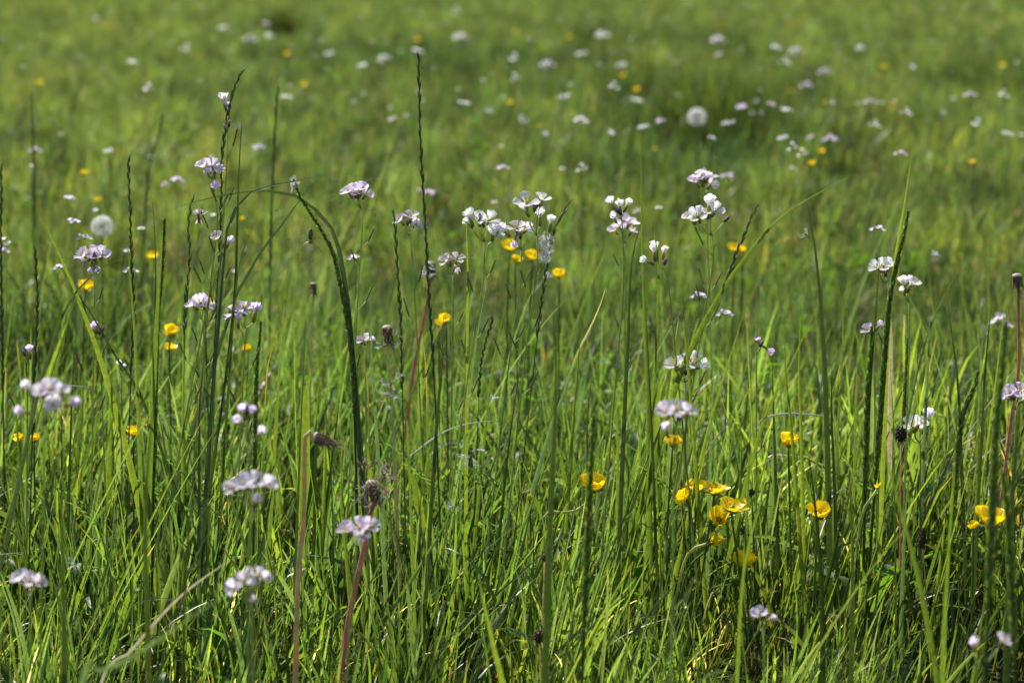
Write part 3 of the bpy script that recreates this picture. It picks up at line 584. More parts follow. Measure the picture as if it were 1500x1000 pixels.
for lab, Y, x, y, s in (('blurred yellow buttercup just below the lilac flower touching it at left', 2.45, 300, 453, 1.05),
    ('blurred yellow buttercup behind the crossing blades at left', 2.7, 125, 428, 1.25),
    ('yellow buttercup left of the thick vertical braided leaf, far left', 2.6, 249, 493, 1.2),
    ('faint yellow buttercup under the one beside the braided leaf', 2.7, 248, 514, .9),
    ('faint yellow buttercup right behind the pale arching blade', 3.1, 224, 379, .9),
    ('blurred yellow buttercup, highest of the group under the white flowers', 2.8, 746, 368, 1.15),
    ('blurred yellow buttercup, middle one of the group under the white flowers', 2.8, 755, 386, .9),
    ('blurred yellow buttercup, right one of the group under the white flowers', 2.75, 779, 382, 1.1),
    ('blurred yellow buttercup beside the lilac flower below the white down', 2.8, 819, 408, 1.0),
    ('small yellow buttercup beyond the leaning stems below the small pale flower', 2.6, 653, 473, .9),
    ('faint yellow buttercup left beside the small one beyond leaning stems', 2.7, 643, 477, .7),
    ('faint orange buttercup behind the arching blade right of middle', 3.0, 1075, 368, 1.0),
    ('faint orange buttercup right of the one behind the arching blade', 3.1, 1088, 371, .8),
    ('faint yellow buttercup left of the mauve flower with hanging bud', 2.8, 363, 514, .7)):
    B(lab, Y, x, y, (x+rnd(-3, 3), y+70), rnd(-.3, .3), 1, rnd(.1, .7), rnd(.6, .9), s)

def seedball(label, Y, x, y, r, col, foot, sc='mid', cat='seed head', name='seed_head_stalk', ax=1.1, group=None):
    path = spline(rooted([(x, y+3), foot], Y), 10); org = Vector((path[0].x, path[0].y, 0)); root = empty(name, org, label, cat, group)
    g = G(); g.tube(path, .0006, CC[sc], 5); g.build('stem', STEM, root, org); c = at(x, y, Y); g = G(); g.ell(c, Vector((.1, 0, 1)), r*ax*.8, r*.8, col, 8, 8)
    for k in range(40):
        z = 1-2*(k+.5)/40; f = k*2.4; rr = math.sqrt(1-z*z); d = Vector((rr*math.cos(f), rr*math.sin(f), z*ax)); g.ell(c+d*r*.78, d, r*.38, r*.2, jit(col, .35), 5, 4)
    g.build('head', DRY if col[0] > col[1] else LEAF, root, org)
seedball('round green buttercup seed head below the lowest buttercup', 2.13, 1077, 851, .0042, (.12, .18, .03), (1040, 874), 'pale')
seedball('green buttercup seed head beside the drooping sideways buttercup', 2.14, 1040, 768, .0026, (.14, .20, .03), (1030, 830))
seedball('yellow buttercup bud alone in the grass left of the bent pale stalk', 2.16, 776, 728, .0024, (.30, .30, .03), (778, 800))
seedball('green buttercup bud left of the flower bunch', 2.2, 998, 722, .0028, (.18, .24, .04), (1004, 800))
seedball('dark grey round bud between the star buttercup and the grass at right', 2.15, 1101, 721, .0026, (.12, .10, .085), (1104, 800))
seedball('small brown bud just right of the drooping buttercup', 2.15, 1089, 776, .0026, (.16, .12, .08), (1094, 850))
seedball('brown round bud low in the middle grass', 2.05, 798, 816, .0027, (.20, .14, .11), (796, 870), 'tan')
seedball('reddish brown withered head at the bottom right of the middle', 1.95, 790, 932, .0042, (.18, .09, .06), (792, 985), 'tan')
seedball('narrow dark brown plantain head low at right', 2.15, 1351, 788, .0032, (.085, .055, .03), (1356, 860), 'tan', ax=3.0, cat='plantain')
seedball('blackish withered flower head on a thin dark red stem at right', 2.15, 1320, 636, .0045, (.07, .055, .035), (1318, 860), 'red', ax=1.5)

spent_dandelion('dead dandelion head on an upright pale stalk in the middle', 2.2, 567, 480, [(568, 484), (570, 540), (574, 600), (580, 720)], 'pale', .0014, fluff=6)
spent_dandelion('dead dandelion head on a pinkish stalk at the right edge', 2.25, 1490, 404, [(1491, 408), (1492, 470), (1492, 540), (1478, 640)], 'red', .0015, fluff=0)
spent_dandelion('blurred dead dandelion head on a pink stalk beside the tall thin spike', 2.6, 632, 386, [(632, 392), (626, 440), (608, 530), (598, 600)], 'red', .0018)
spent_dandelion('dead dandelion on a pale stalk bent over at the top, left foreground', 1.95, 462, 640, [(456, 631), (447, 633), (446, 700), (444, 770), (437, 840), (433, 990)], 'tan', .0019, hook=True, size=1.0)
spent_dandelion('ragged dead dandelion with clinging seeds on a thick red stalk in front', 1.98, 546, 708, [(546, 716), (545, 735), (536, 790), (516, 880), (497, 995)], 'red', .0022, size=1.25, fluff=70)
spent_dandelion('small blurred grey dead dandelion head below the spider', 2.5, 459, 416, [(459, 422), (457, 480), (455, 540)], 'pale', .0010, size=.75)
dandelion_clock('blurred round dandelion clock at left among lilac flowers', 3.2, 150, 332, .0142, (150, 420))
dandelion_clock('blurred round dandelion clock far back right of middle', 4.7, 1021, 172, .0172, (1021, 240))
blade('wide tan dead stalk standing behind the right hand spikes', 2.4, 4.5, 'tan', [(1306, 470), (1304, 560), (1302, 700)], blunt=True, name='dead_stalk')

fluff('long tuft of white dandelion down hanging under the tall white flowers', 2.2, 800, 362, 10, 40, 22, True, 1)
fluff('white dandelion down caught under the upright dead dandelion head', 2.2, 572, 501, 30, 8, 8, False, 2)
fluff('white dandelion down half way down the upright pale stalk', 2.2, 576, 567, 22, 26, 9, False, 3)
fluff('white down and dark scraps low on the upright pale stalk', 2.18, 572, 590, 16, 10, 4, False, 4)
fluff('loose white down scattered in the grass, upper cluster, middle', 2.12, 693, 678, 26, 40, 9, False, 5)
fluff('loose white down low in the middle grass, lower left of the other', 2.12, 664, 740, 18, 26, 5, False, 6)
fluff('faint tuft of down in the grass right of the upright stalk', 2.3, 720, 583, 8, 14, 3, True, 7)
fluff('grey tuft of down caught beside the blurred grey dead head', 2.5, 626, 396, 14, 18, 5, True, 8)
fluff('tiny tuft of down clinging to the dark pointed blade tip at right', 2.2, 1184, 341, 8, 8, 3, False, 9)
fluff('blurred oval tuft of white down in the grass at right', 2.8, 1369, 374, 10, 16, 5, True, 10)
fluff('pale tuft of down on the crossing point of the long arched blades', 2.2, 431, 270, 6, 18, 7, True, 12)
fluff('white down on the bottom left grass beside the dark vertical blade', 2.0, 108, 826, 14, 6, 3, False, 13)

random.seed(44)
# thin spikes
R = ryegrass
R('tallest thin dark spike standing straight left of the middle', 2.2, [(613, 79), (614, 130), (615, 180), (618, 250), (623, 330), (628, 430), (636, 560), (642, 700)], .52, .75, step=.005)
R('dark thin spike curving right at its tip behind the topmost lilac flower', 2.21, [(356, 102), (346, 122), (337, 150), (331, 185), (325, 230), (324, 300), (320, 400), (312, 560)], .40, .7, step=.0045)
R('slim dark spike leaning alone at left above the pale arching blade', 2.2, [(188, 232), (189, 270), (191, 320), (193, 390), (195, 470), (190, 600)], .42, .6, step=.0042, sl=.009)
R('short thin dark spike left of the lilac flower under the tall spike', 2.22, [(576, 307), (579, 340), (583, 400), (587, 480), (590, 600)], .4, .6)
R('dark spike near the left edge with closely set spikelets', 2.2, [(51, 364), (53, 395), (55, 440), (52, 520), (48, 620)], .45, .65, step=.004)
R('curved spike leaning right beside the tallest white flower', 2.22, [(832, 298), (822, 318), (812, 336), (803, 380), (790, 470)], .3, .5)
R('plump dark spike leaning right beside the arching blade', 2.2, [(1110, 302), (1101, 318), (1094, 336), (1078, 372), (1060, 420), (1010, 520)], .18, .5, step=.0042, sl=.008)
R('blurred dark spike in the upper left, beyond the curved one', 3.1, [(408, 128), (404, 160), (402, 210), (398, 290), (396, 400)], .5, 1.1, step=.006, sl=.013)
R('blurred grey spike leaning right in the far left', 3.6, [(238, 168), (232, 200), (218, 245), (214, 300)], .5, 1.1, step=.006, sl=.013)
R('faint blurred dark spike near the upper left edge', 3.6, [(46, 140), (48, 190), (50, 240), (50, 320)], .5, 1.2, step=.006, sl=.013)
R('thin kinked stem beside the insect under the arched blade', 2.25, [(281, 292), (276, 330), (278, 380), (272, 440), (270, 520)], .3, .5)
R('feathery green grass head leaning right in the middle', 2.25, [(722, 462), (718, 480), (712, 500), (704, 540), (700, 620)], .25, .4, step=.003, sl=.006, ck='mid')
R('dark spike tip at the extreme left edge', 2.4, [(1, 246), (2, 280), (1, 340), (2, 420)], .5, .8)
# dense spikes
D = dogstail
D('thick green braided spike beside the tall light blade at right', 2.2, [(1331, 308), (1326, 335), (1319, 365), (1311, 400), (1303, 440), (1296, 520)], .60, 4.4, ck='mid')
D('upright braided spike just left of the tan dead stalk', 2.2, [(1277, 478), (1276, 515), (1272, 560), (1271, 590), (1268, 700)], .50, 4.6, ck='dark')
D('braided spike curving right, right of the white side-view flowers', 2.2, [(1433, 543), (1428, 565), (1418, 588), (1410, 610), (1403, 660), (1395, 760)], .42, 4.4, ck='mid')
D('slender braided spike behind the tan dead stalk', 2.3, [(1332, 488), (1329, 510), (1328, 540), (1324, 620)], .40, 3.2, ck='mid')
D('large blurred braided spike in the right foreground', 1.6, [(1474, 470), (1472, 500), (1466, 560), (1460, 620), (1456, 700), (1450, 830)], .46, 4.8, ck='dark')
D('blurred green braided spike low in the right corner', 1.6, [(1468, 690), (1474, 730), (1478, 780), (1484, 900)], .4, 4.4, ck='dark')
D('bent braided spike with drooping head hooked over the long arched blades', 2.2, [(430, 262), (438, 285), (452, 308), (472, 340), (488, 372), (497, 410), (508, 470), (516, 540), (522, 700)], .50, 3.4, ck='mid', core=.85, leaf=5.0)
D('small braided spike beside the straight dark stem at left', 2.25, [(382, 470), (380, 500), (376, 540), (374, 620)], .5, 3.4, ck='dark')
D('braided spike standing close to the thick vertical leaf at left', 2.18, [(241, 320), (240, 350), (238, 390), (234, 430), (230, 480), (226, 640)], .60, 4.0, ck='mid')
D('blurred braided spike in front, right of the middle vertical blade', 1.75, [(870, 608), (868, 640), (866, 680), (862, 760)], .5, 4.0, ck='dark')
# blades
Bl = blade
Bl('long arched blade whose tip points left over the lilac flowers', 2.2, 4.6, 'arch', [(254, 305), (300, 292), (350, 282), (400, 280), (436, 288), (458, 303), (480, 330), (492, 345), (506, 420), (516, 520)], edge=.1)
Bl('long thin blade arching right with its tip beside the mauve flower', 2.19, 3.2, 'arch', [(501, 253), (475, 257), (420, 268), (380, 276), (355, 292), (335, 325), (328, 380), (320, 480), (308, 620)], edge=.4)
Bl('straight thin blade rising right through the crossing of the arches', 2.21, 3.6, 'arch', [(476, 254), (455, 272), (437, 296), (420, 320), (400, 345), (375, 380), (352, 425), (330, 480)])
Bl('short stiff dark blade leaning right under the arches', 2.2, 2.2, 'dark', [(391, 298), (380, 315), (362, 350), (350, 390), (345, 440), (338, 520)])
Bl('upright dark needle-like stem right of the two top lilac flowers', 2.18, 2.8, 'dark', [(356, 165), (352, 210), (349, 280), (347, 350), (344, 430), (330, 560), (310, 700)], edge=.8, blunt=True)
Bl('tall light green blade reaching highest at the right', 2.2, 4.0, 'light', [(1338, 213), (1332, 250), (1325, 300), (1316, 350), (1308, 410), (1302, 470), (1296, 600)], edge=.3)
Bl('long blade arching up to the right across the meadow, right of middle', 2.19, 4.6, 'mid', [(1249, 255), (1222, 270), (1180, 294), (1148, 315), (1118, 345), (1090, 380), (1065, 415), (1038, 460), (1008, 520), (980, 600)], edge=.25, tipcol='blue')
Bl('dark stem following the underside of the right arching blade', 2.21, 2.2, 'dark', [(1087, 375), (1070, 400), (1045, 450), (1020, 505), (990, 570)])
Bl('dark pointed vertical blade with down on its tip at right', 2.2, 4.6, 'dark', [(1180, 280), (1184, 310), (1192, 350), (1200, 420), (1205, 490), (1209, 560), (1213, 700)], edge=.5)
Bl('tall thin upright blade behind the crossing blades in the middle right', 2.2, 3.2, 'mid', [(938, 190), (939, 240), (940, 300), (941, 360), (943, 430), (947, 540), (950, 650)], edge=.6)
Bl('thin blade leaning left crossing the tall upright blade', 2.19, 2.6, 'mid', [(924, 258), (935, 280), (946, 305), (955, 330), (962, 360), (965, 420), (960, 520)])
Bl('dark blade with pointed tip left of the tall upright blade', 2.18, 3.4, 'dark', [(945, 308), (938, 330), (930, 358), (925, 390), (922, 440), (920, 500), (915, 600)], edge=.5)
Bl('long diagonal light blade crossing down to the right at far left', 2.18, 4.8, 'light', [(57, 315), (74, 345), (92, 385), (108, 420), (125, 465), (145, 520), (172, 610), (195, 700)], edge=.1)
Bl('thin dark blade parallel to the long diagonal one at left', 2.19, 2.6, 'dark', [(72, 373), (95, 400), (115, 432), (140, 470), (168, 520), (195, 560), (222, 620)])
Bl('pale blade arching up to the right across the diagonal blade', 2.17, 3.2, 'arch', [(208, 367), (180, 378), (150, 392), (122, 415), (105, 438), (88, 470), (72, 520), (50, 600)], edge=.1)
Bl('thick vertical leaf clasping the braided spike at left', 2.16, 5.4, 'mid', [(238, 330), (236, 380), (232, 430), (228, 500), (224, 580), (218, 700)], edge=.7)
Bl('slim dark blade with light stripe just right of the leaning spike', 2.18, 3.2, 'mid', [(186, 345), (189, 380), (192, 420), (196, 470), (200, 540), (206, 700)])
Bl('dark upright blade tip between the leaning spike and thick leaf', 2.22, 2.2, 'dark', [(219, 262), (223, 295), (226, 330), (228, 400), (226, 500)])
Bl('broad blurred vertical blade in front of the middle', 1.75, 4.4, 'dark', [(811, 418), (812, 480), (815, 560), (812, 640), (806, 760), (802, 900), (798, 990)], edge=.3)
Bl('blade leaning right with brown tip left of the crossing blades', 2.22, 3.6, 'blue', [(887, 422), (878, 450), (862, 485), (845, 520), (825, 580), (800, 650)], tipcol='tan')
Bl('bluish thin blade leaning right at far right above the curved spike', 2.24, 2.6, 'blue', [(1421, 372), (1402, 400), (1380, 440), (1362, 480), (1350, 520), (1340, 560)], edge=.6)
Bl('slim dark blade leaning left at far right', 2.2, 2.8, 'dark', [(1385, 415), (1390, 460), (1397, 510), (1403, 560), (1407, 640)])
Bl('thin green blade with bent tip, right of the pointed dark blade', 2.22, 2.2, 'mid', [(1262, 400), (1245, 420), (1236, 445), (1234, 520), (1228, 620)])
Bl('thin dark blade rising through the white flower left of the thick spike', 2.2, 2.0, 'dark', [(1289, 356), (1288, 390), (1284, 440), (1280, 500), (1274, 580)])
Bl('light blade leaning right low beside the pointed dark blade', 2.25, 3.4, 'mid', [(1202, 440), (1185, 475), (1165, 520), (1145, 560), (1125, 600), (1100, 680)], edge=.5)
Bl('light thin blade rising left of the pointed dark blade', 2.2, 2.8, 'light', [(1186, 392), (1178, 440), (1172, 490), (1171, 560), (1174, 650)])
Bl('pale blade leaning over the small withering flower', 2.2, 2.8, 'light', [(1090, 455), (1080, 490), (1067, 530), (1052, 580), (1030, 660)])
Bl('upright dark blade in the lower right crossing the yellow buttercup', 1.95, 3.8, 'dark', [(1180, 640), (1188, 690), (1196, 760), (1203, 850), (1205, 960)], edge=.6)
Bl('long dark vertical blade low at right, below the pointed dark blade', 1.9, 4.2, 'dark', [(1243, 668), (1246, 730), (1249, 800), (1249, 880), (1247, 980)], edge=.6)
Bl('blurred broad light blade at bottom centre pointing up', 1.7, 4.4, 'light', [(701, 840), (706, 870), (715, 910), (726, 960), (738, 1010)])
Bl('blurred dark vertical blade at the far left front', 1.62, 4.4, 'dark', [(88, 705), (89, 760), (92, 820), (93, 900), (94, 990)], edge=.7)
Bl('blurred light vertical blade in the left foreground', 1.7, 3.8, 'dark', [(226, 560), (222, 620), (215, 700), (213, 800), (218, 980)], edge=.5)
Bl('second blurred dark blade right of the light vertical one in left foreground', 1.64, 3.6, 'dark', [(286, 690), (280, 760), (272, 850), (268, 990)], edge=.6)
Bl('broad light blade leaning left in the lower right foreground', 1.75, 3.4, 'mid', [(1290, 640), (1312, 720), (1334, 800), (1352, 880), (1372, 990)], edge=.4)
Bl('blurred vertical light blade between the buttercups in front', 1.8, 3.2, 'mid', [(1124, 660), (1115, 730), (1096, 800), (1086, 870), (1080, 990)], edge=.6)
Bl('broad dark vertical blade near the right edge in front', 1.72, 4.4, 'dark', [(1497, 560), (1490, 640), (1482, 740), (1478, 880), (1474, 990)], edge=.6)
Bl('green blade in front left of the right hand buttercup', 1.75, 4.0, 'mid', [(1400, 640), (1396, 720), (1390, 800), (1384, 900), (1380, 990)], edge=.5)
Bl('large blurred dark blade slanting up from the bottom left corner', 1.45, 4.2, 'blue', [(340, 868), (300, 890), (250, 925), (200, 958), (150, 985), (120, 1003)], edge=.1)
Bl('pale dry straw slanting up at the lower left', 1.8, 1.7, 'straw', [(338, 820), (310, 838), (270, 868), (230, 908), (190, 955), (150, 995)], edge=.1, name='dry_straw', blunt=True)
Bl('white dry straw arching low at left above the pale flower', 2.2, 1.21, 'silver', [(142, 570), (120, 566), (95, 565), (72, 570), (55, 590)], edge=.1, name='dry_straw', root=False)
Bl('silvery dry straw lying across the grass left of the buttercups', 2.2, 1.21, 'silver', [(742, 616), (700, 618), (660, 628), (630, 645), (600, 668)], edge=.1, name='dry_straw', root=False)
Bl('silvery dry straw lying flat beyond the lone buttercup', 2.25, 1.65, 'silver', [(1232, 612), (1190, 607), (1150, 606), (1120, 612), (1110, 622)], edge=.1, name='dry_straw', root=False)
Bl('pale dry straw slanting up beside the front lilac flower, right of middle', 2.3, 1.43, 'straw', [(1078, 608), (1065, 622), (1050, 640), (1030, 670)], edge=.1, name='dry_straw', root=False)
Bl('silvery dry straw arching at the far right behind the spikes', 2.3, 1.43, 'silver', [(1500, 625), (1475, 640), (1450, 660), (1420, 690)], edge=.1, name='dry_straw', root=False)
Bl('orange dying blade tip behind the small purple flower', 2.3, 2.2, 'mid', [(534, 527), (536, 550), (539, 570), (540, 620)], tipcol='orange')
Bl('orange dying blade standing right of the upright dead dandelion', 2.3, 2.2, 'mid', [(620, 504), (623, 530), (625, 560), (626, 610)], tipcol='orange')
Bl('orange dying blade tip left of the bent spike', 2.3, 2.0, 'mid', [(402, 502), (396, 520), (392, 540), (388, 600)], tipcol='orange')
Bl('pale hooked blade tip in front of the lilac flower at left', 2.2, 1.8, 'light', [(160, 384), (153, 382), (145, 392), (135, 405), (118, 425), (100, 470)])
# filler group of slim blades standing out above the canopy, read off the photograph one by one
xs = [(22, 540, 30, 700), (112, 470, 104, 620), (262, 420, 268, 600), (300, 520, 292, 660), (420, 405, 408, 560), (447, 470, 440, 640), (470, 540, 462, 680), (543, 440, 552, 640), (595, 540, 600, 700), (650, 460, 640, 620), (681, 285, 684, 520), (716, 398, 690, 560), (742, 440, 712, 620), (765, 520, 740, 700), (852, 470, 838, 640), (868, 540, 860, 700), (900, 560, 905, 720), (946, 440, 955, 640), (1000, 395, 1010, 560), (1048, 520, 1040, 690), (1100, 560, 1095, 720), (1131, 520, 1136, 700), (1148, 460, 1160, 640), (1219, 520, 1222, 700), (1256, 480, 1252, 660), (1303, 520, 1310, 700), (1342, 470, 1346, 640), (1362, 440, 1356, 600), (1440, 520, 1432, 690), (1455, 420, 1438, 640), (1474, 430, 1440, 700), (385, 640, 378, 800), (500, 660, 508, 820), (628, 700, 634, 860), (760, 640, 772, 800), (915, 700, 906, 860), (960, 660, 968, 840), (1140, 700, 1146, 860), (1225, 760, 1219, 900), (1330, 700, 1322, 860)]
cks = ['mid', 'dark', 'light', 'blue']
MARK = [('tallest thin spike tip', 613, 79), ('large white flower cluster', 708, 325), ('tallest white flower cluster', 778, 300), ('lone buttercup', 1155, 650), ('open star buttercup', 1072, 745), ('buttercup on the bent pale stalk', 868, 715), ('wide buttercup at the right edge', 1450, 768), ('blackish withered head', 1320, 636), ('thick green braided spike', 1325, 340), ('pointed blade with down on its tip', 1180, 285), ('white side-view flower', 1005, 535), ('upright dead dandelion head', 567, 484), ('ragged dead dandelion head', 545, 715), ('bent pale dandelion stalk', 450, 633), ('large blurred lilac flower at left', 70, 580), ('spider', 455, 343), ('blooming lilac flower at left', 137, 376), ('white flower beside the arching blade', 1033, 310), ('lower right cuckoo flower', 1117, 902), ('loose white down in the middle', 693, 678), ('small purple flower', 535, 500), ('arching blade tip', 1249, 255), ('dead dandelion at the right edge', 1490, 404), ('wide-petalled lilac flower', 358, 458)]
kk = {}
for k, (x0, y0, x1, y1) in enumerate(xs):
    m_ = min(MARK, key=lambda l: math.hypot(l[1]-x0, l[2]-y0)); dx, dz_ = x0-m_[1], y0-m_[2]
    dr = ('left of' if dx < 0 else 'right of') if abs(dx) > abs(dz_) else ('above' if dz_ < 0 else 'below')
    kk.setdefault((dr, m_[0]), []).append((math.hypot(dx, dz_), k))
lab_of = {}
for (dr, m_), l in kk.items():
    l.sort()
    for i, (_, k) in enumerate(l): lab_of[k] = 'slim grass blade, its tip %s%s the %s' % ('' if len(l) == 1 else ['nearest ', 'second nearest ', 'third nearest ', 'fourth nearest '][i], dr, m_)
for k, (x0, y0, x1, y1) in enumerate(xs):
    mx = (x0+x1)/2 + rnd(-4, 4)
    Bl(lab_of[k], 2.2 + rnd(-.12, .1), rnd(2.0, 3.4), cks[k % 4], [(x0, y0), (mx, (y0+y1)/2), (x1, y1)], edge=rnd(.1, .8), group='slim blades standing above the canopy')

# spider, insects, web
def creature(name, label, Y, px, py, up, bl, bw, col, legcol, nleg, ll, cat, wings=False, legr=.0002):
    c = at(px, py, Y); root = empty(name, c, label, cat); g = G(); up = up.normalized(); x = up.cross(Vector((0, 1, 0))).normalized()
    g.ell(c, up, bl, bw, col, 10, 8); g.ell(c - up*bl*1.25, up, bl*.5, bw*.75, jit(legcol, .1), 8, 6); g.build('body', BUG, root, c)
    for k in range(nleg):
        s = -1 if k % 2 else 1; f = (k//2)/(nleg/2-1) if nleg > 2 else 0; b = c - up*bl*1.1; d = (x*s*rnd(.5, 1) + up*(f*1.8-1.1)).normalized(); g = G()
        kn = b + d*ll*.5 + Vector((0, -.0015, 0)); en = kn + (d*.6 + up*(f-.6) + Vector((0, rnd(-.2, .2), 0))).normalized()*ll*.6
        g.tube(spline([b, kn, en], 7), legr, legcol, 4); g.build('leg', BUG, root, c)
    if wings:
        for s in (-1, 1):
            g = G(); g.petal(c - up*bl*.6, Vector((0, -1, 0)), up + x*s*.4, bl*2.2, bl*.8, 1.4, 0, (.5, .5, .48), claw=.1); g.build('wing', FLUFF, root, c)
creature('spider', 'green striped spider hanging head down in its web', 2.2, 455, 343, Vector((.05, 0, 1)), .0046, .0020, (.10, .12, .035), (.30, .20, .10), 8, .011, 'spider')
creature('fly', 'small brown long-legged fly below the arched blade tip', 2.2, 291, 322, Vector((.1, 0, -1)), .0028, .0010, (.05, .035, .02), (.22, .10, .03), 6, .009, 'insect', True)
def web():
    cen = at(462, 372, 2.21); g = G(); ends = [at(x, y, 2.21) for x, y in ((433, 290), (500, 380), (505, 425), (470, 450), (420, 430), (392, 345), (395, 300), (520, 300), (500, 440), (410, 395))]
    for e_ in ends: g.tube([cen, e_], .000035, (.5, .5, .5), 3, False)
    import cmath
    ends.sort(key=lambda p: math.atan2(p.z-cen.z, p.x-cen.x))
    for k in range(14):
        f = .25 + .05*k
        for i in range(len(ends)):
            p, q = cen.lerp(ends[i], f), cen.lerp(ends[(i+1) % len(ends)], f); g.tube(spline([p, (p+q)/2 + (cen-(p+q)/2)*.06, q], 4), .00002, (.45, .45, .45), 3, False)
    for a_, b_ in (((480, 295), (545, 260)), ((500, 255), (560, 262)), ((395, 295), (372, 310))): g.tube(spline([at(*a_, 2.2), (at(*a_, 2.2)+at(*b_, 2.2))/2 - Vector((0, 0, .002)), at(*b_, 2.2)], 6), .00004, (.5, .5, .5), 3, False)
    o = g.build('spider_web', FLUFF, None, cen); o.location = cen; tag(o, 'faint fine spider web strung between the arched blades and bent spike', 'spider web')
    for lab, x, y in (('tiny black midge on a web thread just right of the arched blade tip', 492, 265), ('tiny black midge on the thread left of the mauve flower', 498, 297), ('tiny black midge against the lower edge of the mauve flower', 510, 291), ('tiny black midge caught left of the spider, high', 404, 309), ('tiny black midge caught left of the spider, second from the top', 413, 318), ('tiny black midge caught low left of the spider', 423, 350), ('tiny black midge caught below the spider', 457, 382), ('tiny black midge right of the mauve flower, upper of two', 545, 307), ('tiny black midge right of the mauve flower, lower of two', 549, 315)):
        g = G(); c = at(x, y, 2.195); g.ell(c, Vector((1, 0, .5)), .0009, .0005, (.02, .018, .018), 6, 5); g.ell(c+Vector((.0007, 0, .0005)), Vector((1, 0, .2)), .0005, .0004, (.02, .018, .018), 6, 4)
        for s in (-1, 1): g.tube([c, c+Vector((.0012*s, 0, -.0008))], .00006, (.02, .02, .02), 3); g.petal(c, Vector((0, -1, 0)), Vector((s, 0, .8)), .0012, .0005, 1.4, 0, (.4, .4, .42), claw=.1)
        o = g.build('midge', BUG, None, c); o.location = c; tag(o, lab, 'midge', 'midges caught in the web')
web()
# broad leaf patches low at left of middle (lit yellow green)
for lab, x, y, dx, s in (('broad bright dock leaf standing low between the stems, left of middle', 448, 590, .15, 1.0), ('second broad bright leaf right beside the bent spike base', 543, 700, -.1, .8), ('broad bright leaf low right of the red stalk', 610, 720, -.3, .9), ('broad pale leaf behind the white side-view cuckoo flower', 965, 575, .3, .7)):
    c = at(x, y, 2.25); base = Vector((c.x - dx*.05, c.y, 0)); path = spline([base, base.lerp(c, .55), c, c + Vector((dx*.03, 0, .028))], 14)
    g = G(); g.strip(path, [.0025, .003, .003, .004, .005, .007, .009, .0105, .011, .010, .009, .007, .004, .0006] if s > .95 else [q*s for q in (.0025, .003, .003, .004, .005, .006, .008, .0095, .010, .009, .008, .006, .003, .0006)], (.07, .10, .016), Vector((1, .3, 0)), .2, .3)
    o = g.build('broad_leaf', LEAF, None, base); o.location = base; tag(o, lab, 'leaf')

# ================================================================== flowers of the far meadow
random.seed(55)
def proto_cuckoo(n, col, seed, width=.034):
    random.seed(seed); root = empty('cuckoo_flower', (0, 0, 0)); org = Vector((0, 0, 0)); h = .27
    path = spline([Vector((0, 0, 0)), Vector((.004, .003, .12)), Vector((0, 0, h-.025))], 8); g = G(); g.tube(path, .0009, (.13, .17, .06), 5)
    for k in range(n):
        an = k*2.4; r_ = width*.5*math.sqrt((k+.4)/n)*(1 if n > 1 else .2); c = Vector((r_*math.cos(an), r_*math.sin(an), h - r_*.75 + rnd(-.008, .006)))
        ax = Vector((r_*math.cos(an)*40, r_*math.sin(an)*40, 1)).normalized(); th, rc = STATE[random.choice('ohhb')]; fg = G(); x = ax.cross(Vector((.2, 1, .3))).normalized(); y = ax.cross(x); ph = rnd(0, 1)
        for q in range(4):
            a2 = ph + q*math.pi/2; fg.petal(c, ax, x*math.cos(a2)+y*math.sin(a2), .0100, .0085, th+rnd(-.15, .15), rc, jit(col, .04), claw=.25)
        fg.ell(c - ax*.002, ax, .003, .0013, (.13, .15, .05), 6, 4)
        fg.build('flower', PETAL, root, org); g.tube([path[-1], c - ax*.003], .0004, (.13, .17, .06), 4, False)
    g.build('stem', STEM, root, org); root['hh'] = h; return root
def proto_butter(seed):
    random.seed(seed); root = empty('buttercup', (0, 0, 0)); org = Vector((0, 0, 0)); h = .22; g = G(); g.tube(spline([Vector((0, 0, 0)), Vector((.006, 0, .1)), Vector((0, 0, h))], 8), .0008, (.09, .135, .03), 5)
    g.build('stem', STEM, root, org); buttercup_blossom(Vector((0, 0, h)), Vector((rnd(-.3, .3), rnd(-.5, .1), 1)).normalized(), rnd(.6, .95), 1.15, root, org); root['hh'] = h; return root
def kids(o): return [c for c in bpy.data.objects if c.parent == o]
KID = {}
def copy_thing(src):
    r = src.copy(); COL.objects.link(r)
    def rec(a_, b_):
        for ch in KID.setdefault(a_.name, kids(a_)):
            c = ch.copy(); COL.objects.link(c); c.parent = b_; rec(ch, c)
    rec(src, r); return r
PR = {'W': [proto_cuckoo(5, WHITE, 1), proto_cuckoo(4, WHITE, 2), proto_cuckoo(3, PINK, 3, .02)], 'L': [proto_cuckoo(6, LILAC, 4), proto_cuckoo(4, LILAC, 5)],
      'f': [proto_cuckoo(3, PINK, 6, .022), proto_cuckoo(2, WHITE, 7, .016)], 'B': [proto_cuckoo(9, WHITE, 8, .055), proto_cuckoo(8, PINK, 9, .05)], 'Y': [proto_butter(10), proto_butter(11)], 'y': [proto_butter(12)]}
